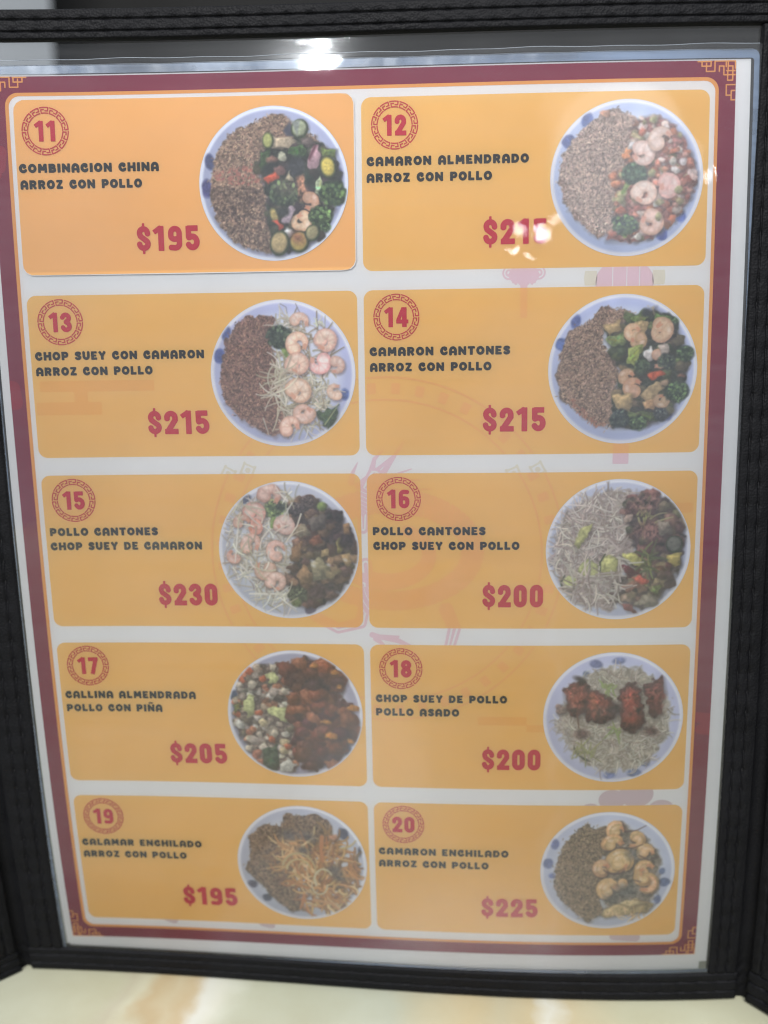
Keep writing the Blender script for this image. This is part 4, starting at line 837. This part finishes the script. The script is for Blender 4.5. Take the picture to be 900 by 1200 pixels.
def dish17():
    d = Dish(452, 426, 417, 389, 17); d.plate((160, 158, 180), (196, 198, 208)); d.petals([(75, 312, 28, 34, 10), (130, 205, 20, 30, 20), (828, 520, 28, 36, 0), (770, 640, 26, 34, 10)], (62, 72, 104))
    d.mess([(120, 200), (260, 130), (380, 110), (420, 250), (430, 400), (450, 520), (460, 680), (440, 780), (260, 750), (150, 650), (90, 520), (80, 380)], [(196, 180, 160), (176, 152, 132), (214, 200, 176), (196, 120, 88), (150, 134, 120), (120, 106, 92), (206, 196, 184)], 240, 15, 32, (110, 92, 84))
    for pts in ([(285, 185), (340, 172), (372, 195), (345, 240), (300, 232)], [(140, 340), (170, 308), (210, 318), (200, 420), (160, 445), (138, 400)], [(275, 400), (320, 372), (410, 390), (425, 450), (385, 480), (300, 430)]): d.chunk(pts, (198, 202, 138), .25)
    for (x, y) in ((200, 250), (330, 290), (390, 280), (250, 480), (320, 545), (200, 590), (380, 600), (370, 650), (330, 140), (215, 190)): d.chunk(d.rnd(x, y, 32, 7), d.r.choice([(206, 192, 168), (190, 172, 158), (216, 196, 150)]))
    for (x, y) in ((185, 165), (260, 215), (140, 220), (95, 430), (230, 420), (300, 590), (400, 620)): d.chunk(d.rnd(x, y, 26, 5), (206, 104, 66))
    d.leaf([(240, 640), (330, 620), (345, 750), (290, 790), (240, 740)], (62, 76, 54)); d.leaf([(70, 370), (115, 350), (110, 400), (80, 420)], (108, 112, 62)); d.chunk([(340, 740), (400, 700), (450, 740), (410, 790), (350, 780)], (204, 202, 190)); d.ell(300, 340, 50, 14, 10, (70, 60, 56), .7, 10)
    d.mess([(380, 150), (520, 70), (620, 110), (740, 190), (740, 330), (810, 350), (820, 480), (780, 620), (700, 750), (600, 740), (500, 770), (440, 680), (450, 500), (430, 380), (440, 260), (390, 220)], [(116, 62, 46), (134, 74, 50), (98, 54, 46), (146, 84, 56), (86, 48, 44)], 90, 40, 74, (84, 50, 46), .8)
    d.ell(580, 225, 130, 36, 5, (64, 44, 46), .7, 30, .6)
    for (x, y, a) in ((580, 130, 30), (700, 170, 26), (820, 380, 34), (670, 555, 44), (645, 470, 28), (730, 260, 22), (790, 590, 26)): d.chunk(d.rnd(x, y, a, 6, .6), (206, 134, 62))
    d.mess([(440, 320), (500, 320), (500, 460), (440, 440)], [(142, 80, 52)], 5, 34, 48, None, .6); d.mess([(560, 300), (640, 300), (700, 400), (600, 420)], [(150, 80, 58), (124, 66, 50)], 8, 34, 52, None, .6); return d
def dish18():
    d = Dish(451, 432, 423, 397, 18); d.plate((186, 188, 216), (202, 204, 220)); d.petals([(340, 105, 42, 26, 10), (475, 85, 38, 22, -10), (280, 165, 20, 20, 0), (438, 785, 40, 24, 0), (590, 772, 42, 26, 0), (655, 715, 26, 20, 0)], (112, 122, 170))
    G = [(166, 154, 136), (186, 174, 154), (146, 132, 118), (196, 188, 170), (132, 118, 106)]; P = [(320, 150), (420, 125), (620, 140), (720, 230), (800, 340), (780, 540), (700, 670), (600, 740), (460, 760), (300, 720), (180, 600), (110, 470), (120, 380), (220, 260)]
    d.poly(P, (172, 160, 142), 1, 8, .3, wob=.1); G = [(186, 174, 156), (204, 194, 176), (168, 154, 138), (214, 206, 190), (154, 140, 124)]; d.strands(P, G, 700, 80, 6.5, .9); d.mess([(110, 360), (150, 350), (150, 400), (110, 400)], [(150, 116, 104)], 4, 20, 30); d.strands([(380, 220), (450, 220), (450, 300), (400, 300)], [(150, 170, 96)], 12, 60, 12); d.strands([(420, 480), (510, 490), (500, 520), (430, 510)], [(150, 166, 100)], 8, 80, 10)
    d.poly([(215, 600), (250, 660), (320, 700), (280, 690), (225, 640)], (44, 50, 38), 1, 4, .3); d.strands([(230, 600), (340, 640), (330, 680), (250, 640)], [(150, 150, 96)], 14, 100, 9, .2); d.ell(265, 530, 40, 32, 0, (96, 64, 58), .95, 10, .6); d.ell(685, 515, 40, 28, 10, (96, 62, 58), .95, 10, .6)
    C = (142, 70, 54); D = (78, 40, 38)
    d.fried([(145, 260), (210, 210), (280, 215), (310, 260), (290, 400), (240, 430), (195, 415), (160, 340)], C, D); d.fried([(300, 260), (360, 270), (430, 310), (480, 360), (470, 430), (390, 462), (300, 445), (275, 400)], (140, 64, 48), D); d.fried([(480, 260), (540, 215), (600, 230), (625, 330), (640, 490), (580, 515), (510, 500), (485, 400)], (142, 58, 46), D); d.fried([(630, 230), (740, 185), (760, 280), (735, 360), (750, 410), (700, 425), (660, 400)], (112, 52, 46), D)
    d.ell(330, 340, 12, 50, -10, (196, 116, 70), .6, 12); d.ell(460, 380, 40, 38, 0, (58, 38, 40), .8, 14, .5); d.ell(565, 440, 44, 26, 10, (176, 76, 56), .7, 16); d.ell(245, 195, 36, 16, 20, (48, 36, 34), .9, 6); d.line([(235, 420), (245, 490)], 10, 7, (110, 76, 60)); return d
def dish19():
    d = Dish(452, 420, 422, 375, 19); d.plate((180, 184, 202), (196, 199, 208)); d.petals([(728, 215, 36, 46, -20), (120, 568, 36, 28, 20), (210, 658, 34, 30, 30), (830, 330, 12, 36, 0)], (66, 72, 98))
    d.rice([(110, 250), (220, 170), (320, 180), (370, 90), (470, 110), (550, 90), (640, 140), (660, 230), (560, 330), (420, 330), (330, 420), (420, 600), (440, 720), (370, 740), (280, 680), (170, 560), (85, 470), (120, 360)], [(118, 98, 82), (134, 112, 92), (100, 82, 72), (146, 126, 104)], 1500)
    O = [(206, 148, 88), (214, 168, 108), (188, 124, 76), (218, 186, 132), (164, 112, 76)]
    d.strands([(300, 280), (420, 330), (540, 260), (640, 200), (720, 300), (830, 400), (800, 580), (700, 720), (480, 720), (430, 600), (260, 480)], [(140, 106, 76), (166, 126, 86), (120, 94, 76)], 200, 110, 22, .7); d.strands([(300, 290), (540, 270), (700, 250), (820, 420), (790, 560), (700, 720), (460, 700), (420, 580), (300, 470)], O, 230, 120, 16, .8)
    for (x, y, rx, ry) in ((460, 330, 40, 26), (660, 450, 44, 36), (680, 500, 40, 24), (500, 240, 50, 26), (360, 230, 60, 36)): d.ell(x, y, rx, ry, 20, (92, 86, 90), .85, 14, .4)
    d.line(arc(430, 470, 110, 120, 200, 360), 16, 10, (190, 170, 118)); d.line(arc(430, 470, 80, 80, 190, 340), 14, 10, (200, 180, 124)); d.line(arc(590, 520, 60, 70, 150, 330), 16, 10, (206, 196, 156)); d.line(arc(560, 560, 50, 60, 0, 200), 14, 10, (200, 188, 150)); d.line([(590, 240), (580, 330), (590, 400)], 30, 16, (200, 132, 84)); d.line([(650, 290), (620, 360), (690, 400)], 16, 10, (190, 152, 116)); d.line([(310, 290), (380, 320)], 30, 18, (190, 140, 92)); d.line([(520, 660), (640, 680), (690, 730)], 26, 16, (200, 150, 104)); d.chunk([(640, 240), (690, 210), (700, 250), (660, 270)], (196, 140, 110)); return d
def dish20():
    d = Dish(446, 412, 424, 377, 20); d.plate((186, 192, 214), (204, 208, 220)); d.petals([(112, 238, 26, 34, 15), (72, 362, 34, 38, 0), (98, 440, 24, 20, 0), (788, 412, 24, 24, 0), (806, 486, 40, 34, 0), (768, 598, 24, 34, 0)], (92, 104, 158))
    d.poly([(410, 200), (520, 100), (700, 220), (780, 320), (760, 560), (700, 680), (440, 700), (420, 450)], (128, 116, 104), 1, 8, .5, wob=.06)
    d.rice([(300, 110), (340, 140), (430, 130), (420, 290), (370, 360), (410, 460), (400, 600), (430, 690), (330, 740), (270, 700), (160, 600), (110, 500), (120, 380), (170, 230)], [(124, 110, 92), (138, 122, 102), (108, 94, 80), (148, 132, 112)], 1650)
    Y = (232, 192, 138); Z = (196, 142, 92); G = [(214, 178, 126), (198, 158, 106), (228, 196, 146)]
    for (x, y, r, a, b) in ((500, 150, 66, 150, 330), (480, 240, 74, 180, 340), (610, 220, 60, -90, 120), (530, 350, 76, 150, 420), (410, 385, 56, 90, 320), (690, 290, 62, 170, 350), (460, 520, 70, 120, 350), (520, 500, 44, -40, 130), (690, 400, 66, 140, 300), (700, 500, 72, -100, 120), (670, 440, 60, 60, 240)): d.shrimp(x, y, r, a, b, d.jit(Y, .05), Z, .52); d.shrimp(x + 6, y + 4, r*.7, a + 10, b - 20, d.jit((236, 202, 150), .04), Z, .55)
    d.chunk([(410, 690), (470, 640), (620, 600), (760, 620), (720, 680), (560, 700), (440, 720)], (204, 178, 128)); d.chunk([(520, 620), (640, 590), (700, 620), (600, 650)], (214, 190, 140))
    for a in ((560, 540, 70, 44), (600, 300, 40, 36), (470, 590, 40, 24)): d.ell(a[0], a[1], a[2], a[3], 10, (104, 104, 106), .75, 16, .4)
    B_ = (92, 68, 70)
    d.line(arc(490, 370, 80, 60, 150, 40), 9, 14, B_, .8); d.line([(530, 110), (550, 160), (620, 150), (675, 122)], 12, 6, B_, .8); d.line([(500, 260), (600, 262), (660, 240)], 12, 8, B_, .7); d.line([(640, 310), (700, 340), (760, 320)], 8, 14, B_, .7); d.line([(620, 470), (660, 480)], 12, 8, B_, .7); d.line([(600, 590), (720, 620)], 8, 8, (150, 116, 90), .7); d.strands([(440, 680), (700, 690), (690, 720), (450, 710)], G, 20, 60, 8); return d
DISHES = {11: dish11, 12: dish12, 13: dish13, 14: dish14, 15: dish15, 16: dish16, 17: dish17, 18: dish18, 19: dish19, 20: dish20}
def photo_mat():
    m, nt, o = nmat('printed_dish_picture')
    p = N(nt, 'ShaderNodeBsdfPrincipled'); p.inputs['Roughness'].default_value = 0.5; p.inputs['Specular IOR Level'].default_value = 0.25
    a = N(nt, 'ShaderNodeAttribute', attribute_name='print_colour'); nt.links.new(a.outputs['Color'], p.inputs['Base Color'])
    nt.links.new(p.outputs[0], o.inputs[0]); return m
photo_m = photo_mat()
PRAD = 21.35
def dish_photo(n, u, v, off, parent):
    img = DISHES[n]().finish()
    P, lp = march(lambda U, V: np.hypot(U - u, V - v) - PRAD, u - PRAD - .2, u + PRAD + .2, v - PRAD - .2, v + PRAD + .2, 0.165)
    o = mesh_obj('dish_photo', sheet(P[:, 0], P[:, 1], off), None, photo_m, parent, loops=lp)
    X = np.clip(((P[:, 0] - u)/PRAD + 1.03)*NP/2.06 - .5, 0, NP - 1.001); Y = np.clip(((P[:, 1] - v)/PRAD + 1.03)*NP/2.06 - .5, 0, NP - 1.001)
    i, j = X.astype(int), Y.astype(int); fx, fy = (X - i)[:, None], (Y - j)[:, None]
    c = (img[i, j]*(1 - fx) + img[i + 1, j]*fx)*(1 - fy) + (img[i, j + 1]*(1 - fx) + img[i + 1, j + 1]*fx)*fy
    at = o.data.color_attributes.new('print_colour', 'FLOAT_COLOR', 'POINT')
    at.data.foreach_set('color', np.concatenate([c, np.ones((len(c), 1))], 1).astype(np.float32).ravel())
    return o
# ------------------------------------------------------------------ the ten cards
TEXT = {11: (('COMBINACION CHINA', .7, 40.4), ('ARROZ CON POLLO', .8, 35.4), '$195', 'fried rice beside zucchini, broccoli and shrimp'),
        12: (('CAMARON ALMENDRADO', 1.5, 47.0), ('ARROZ CON POLLO', 1.4, 36.7), '$215', 'fried rice beside pale shrimp on diced vegetables'),
        13: (('CHOP SUEY CON CAMARON', 1.4, 51.2), ('ARROZ CON POLLO', 1.3, 35.7), '$215', 'brown fried rice beside a column of shrimp on bean sprouts'),
        14: (('CAMARON CANTONES', 1.6, 42.0), ('ARROZ CON POLLO', 1.6, 36.7), '$215', 'fried rice beside shrimp with broccoli and a red pepper piece'),
        15: (('POLLO CANTONES', 1.4, 34.4), ('CHOP SUEY DE CAMARON', 1.3, 47.8), '$230', 'shrimp on bean sprouts beside dark glazed chicken'),
        16: (('POLLO CANTONES', 1.6, 35.1), ('CHOP SUEY CON POLLO', 1.7, 45.2), '$200', 'grey chop suey with zucchini beside dark chicken'),
        17: (('CALLINA ALMENDRADA', 1.4, 43.0), ('POLLO CON PIÑA', 1.4, 32.0), '$205', 'pale diced vegetables beside red brown glazed chicken'),
        18: (('CHOP SUEY DE POLLO', 1.6, 41.9), ('POLLO ASADO', 1.5, 27.2), '$200', 'four roast chicken pieces on pale chop suey'),
        19: (('CALAMAR ENCHILADO', 1.3, 41.3), ('ARROZ CON POLLO', 1.3, 35.9), '$195', 'brown rice mixed with orange squid strips'),
        20: (('CAMARON ENCHILADO', 1.4, 42.8), ('ARROZ CON POLLO', 1.3, 36.5), '$225', 'fried rice beside yellow battered shrimp')}
def ring_sdf(cu, cv, rad):
    n = 14; hw = 0.025
    MP = [[(.0, 0.04), (.87, 0.04), (.87, .60), (.58, .60)], [(.42, .40), (.13, .40), (.13, .96), (1.0, .96)]]
    def f(U, V):
        r = np.hypot(U - cu, V - cv)/rad; th = (np.arctan2(V - cv, U - cu)/(2*math.pi)) % 1.0
        c = th*n; i = np.floor(c).astype(int); x = c - i; y = (1.0 - r)/0.255
        ax = 2*math.pi*0.87/n                    # cell width in radii; y cell height is .255
        d = np.full(U.shape, 9.0)
        for ln in MP:
            for a, b in zip(ln[:-1], ln[1:]):
                d = np.minimum(d, seg(x*ax, y*.255, (a[0]*ax, a[1]*.255), (b[0]*ax, b[1]*.255), 0))
        d = d - hw
        return np.where((r > .6), d, 9)*rad
    return f
for n in range(11, 21):
    u0, u1, v0, v1 = card_box(n); l1, l2, price, desc = TEXT[n]
    z = 0.05
    if n == 11:                                          # a paper card pasted over the print: white cut edge, real thickness
        u0, u1, v0, v1 = 9.0, 105.55, 6.75, 55.35
        f = rrect(u0, u1, v0, v1, 3.0); P, lp = march(f, u0 - .5, u1 + .5, v0 - .5, v1 + .5, 0.4); z = 0.42
        def lift(u, v): return z + 0.30*np.clip((v - 48)/8, 0, 1)**2
        fr_ = sheet(P[:, 0], P[:, 1], lift(P[:, 0], P[:, 1]))
        card = mesh_obj('menu_card', fr_, None, orange11_m, page, loops=lp)
        th = np.linspace(0, 2*math.pi, 240); rim = []
        for a in th:                                     # outline for the cut edge
            lo, hi = 0, 120.0; cx, cy = (u0 + u1)/2, (v0 + v1)/2
            for _ in range(40):
                md = (lo + hi)/2
                if f(np.array([cx + md*math.cos(a)]), np.array([cy + md*math.sin(a)]))[0] < 0: lo = md
                else: hi = md
            rim.append((cx + lo*math.cos(a), cy + lo*math.sin(a)))
        rim = np.array(rim); nr = len(rim); cx, cy = (u0 + u1)/2, (v0 + v1)/2
        L = lift(rim[:, 0], rim[:, 1]); g = (rim - [cx, cy])/np.linalg.norm(rim - [cx, cy], axis=1)[:, None]
        ringv = np.concatenate([sheet(rim[:, 0] - .05*g[:, 0], rim[:, 1] - .05*g[:, 1], L + .015), sheet(rim[:, 0] + .22*g[:, 0], rim[:, 1] + .22*g[:, 1], L - .02), sheet(rim[:, 0] + .22*g[:, 0], rim[:, 1] + .22*g[:, 1], L - .28)])
        fs = []
        for k in range(2):
            for i in range(nr - 1): fs.append((k*nr + i, k*nr + i + 1, (k + 1)*nr + i + 1, (k + 1)*nr + i))
        mesh_obj('cut_edge', ringv, fs, paper_m, card, smooth=False)
        card['label'] = 'pasted-on paper card numbered 11 with a white cut edge, ' + desc
        def put(name, ff, bx, st, m, dz):
            P, lp = march(ff, *bx, st); return mesh_obj(name, sheet(P[:, 0], P[:, 1], lift(P[:, 0], P[:, 1]) + dz), None, m, card, loops=lp)
        cu, cv = C0, RT
    else:
        card = ink('menu_card', rrect(u0, u1, v0, v1, 2.7), (u0 - .4, u1 + .4, v0 - .4, v1 + .4), 0.45, z, orange_m, page)
        card['label'] = 'orange printed card numbered %d, picture of %s' % (n, desc)
        def put(name, ff, bx, st, m, dz): return ink(name, ff, bx, st, z + dz, m, card)
        cu, cv = u0, v0
        cb = rrect(u0 + .1, u1 - .1, v0 + .1, v1 - .1, 2.6)
        if n in BARS:
            put('card_band', lambda U, V: np.maximum(np.min([bar(U, V, (cu + a[0], cv + a[1]), (cu + b[0], cv + b[1]), w, .2) for a, b, w in BARS[n]], axis=0), cb(U, V)), (u0, u1, v0, v1), .4, bar_m, .04)
        for nm, mf in TINTS.get(n, []):
            put(nm, lambda U, V: np.maximum(mf(U, V), cb(U, V)), (u0, u1, v0, v1), .4, tintred_m, .08)
    bu, bv = (9.4, 7.7) if n != 11 else (8.6, 7.3)
    badge = put('number_badge', ring_sdf(cu + bu, cv + bv, 6.55), (cu + bu - 6.9, cu + bu + 6.9, cv + bv - 6.9, cv + bv + 6.9), .085, ring_m, .13)
    s = str(n); w = text_width(s, NUM, .10)*5.5
    ff = text_sdf(s, NUM, .10, cu + bu - w/2, cu + bu + w/2, cv + bv - 2.8, cv + bv + 2.85)
    put('badge_number', ff, (cu + bu - 4.4, cu + bu + 4.4, cv + bv - 3.4, cv + bv + 3.4), .085, red_m, .13)
    for (t, a, b), base in ((l1, 18.65), (l2, 23.15)):
        ff = text_sdf(t, GL, .20, cu + a, cu + b, cv + base - 2.35, cv + base, 0.03)
        put('dish_name', ff, (cu + a - .4, cu + b + .4, cv + base - 3.2, cv + base + .4), .085, black_m, .13)
    pu0, pu1 = (cu + 34.3, cu + 52.5) if n != 11 else (cu + 33.2, cu + 51.4)
    if n % 2 and n != 11: pu0, pu1 = cu + 33.5, cu + 51.9
    ff = text_sdf(price, NUM, .11, pu0, pu1, cv + 34.0, cv + 41.0)
    put('price', ff, (pu0 - .5, pu1 + .5, cv + 32.6, cv + 42.4), .11, red_m, .13)
    pu, pv = (74.4, 23.5) if n != 11 else (73.3, 23.0)
    dp = dish_photo(n, cu + pu, cv + pv, z + .13 + (0.05 if n == 11 else 0), card)
# laminating film over the page, with its sealed clear margin
grid_sheet('laminating_film', -1.2, 217.9, -2.4, 283.2, 0.62, lam_m, page, 2.4)
lamo = rrect(-1.3, 218.1, -2.5, 283.3, 2.0)
ink('sealed_edge', lambda U, V: np.maximum(lamo(U, V), -rrect(-0.3, 216.6, -0.15, 281.9, 0.8)(U, V)), (-1.6, 218.4, -2.8, 283.6), 0.35, 0.70, seal_m, page)
th = []
tube('film_edge', sheet(np.linspace(0, 216.2, 180), -2.45 + 0.05*np.sin(np.linspace(0, 60, 180)), 0.78 + 0*np.linspace(0, 1, 180)), 0.00009, rim_m, page)
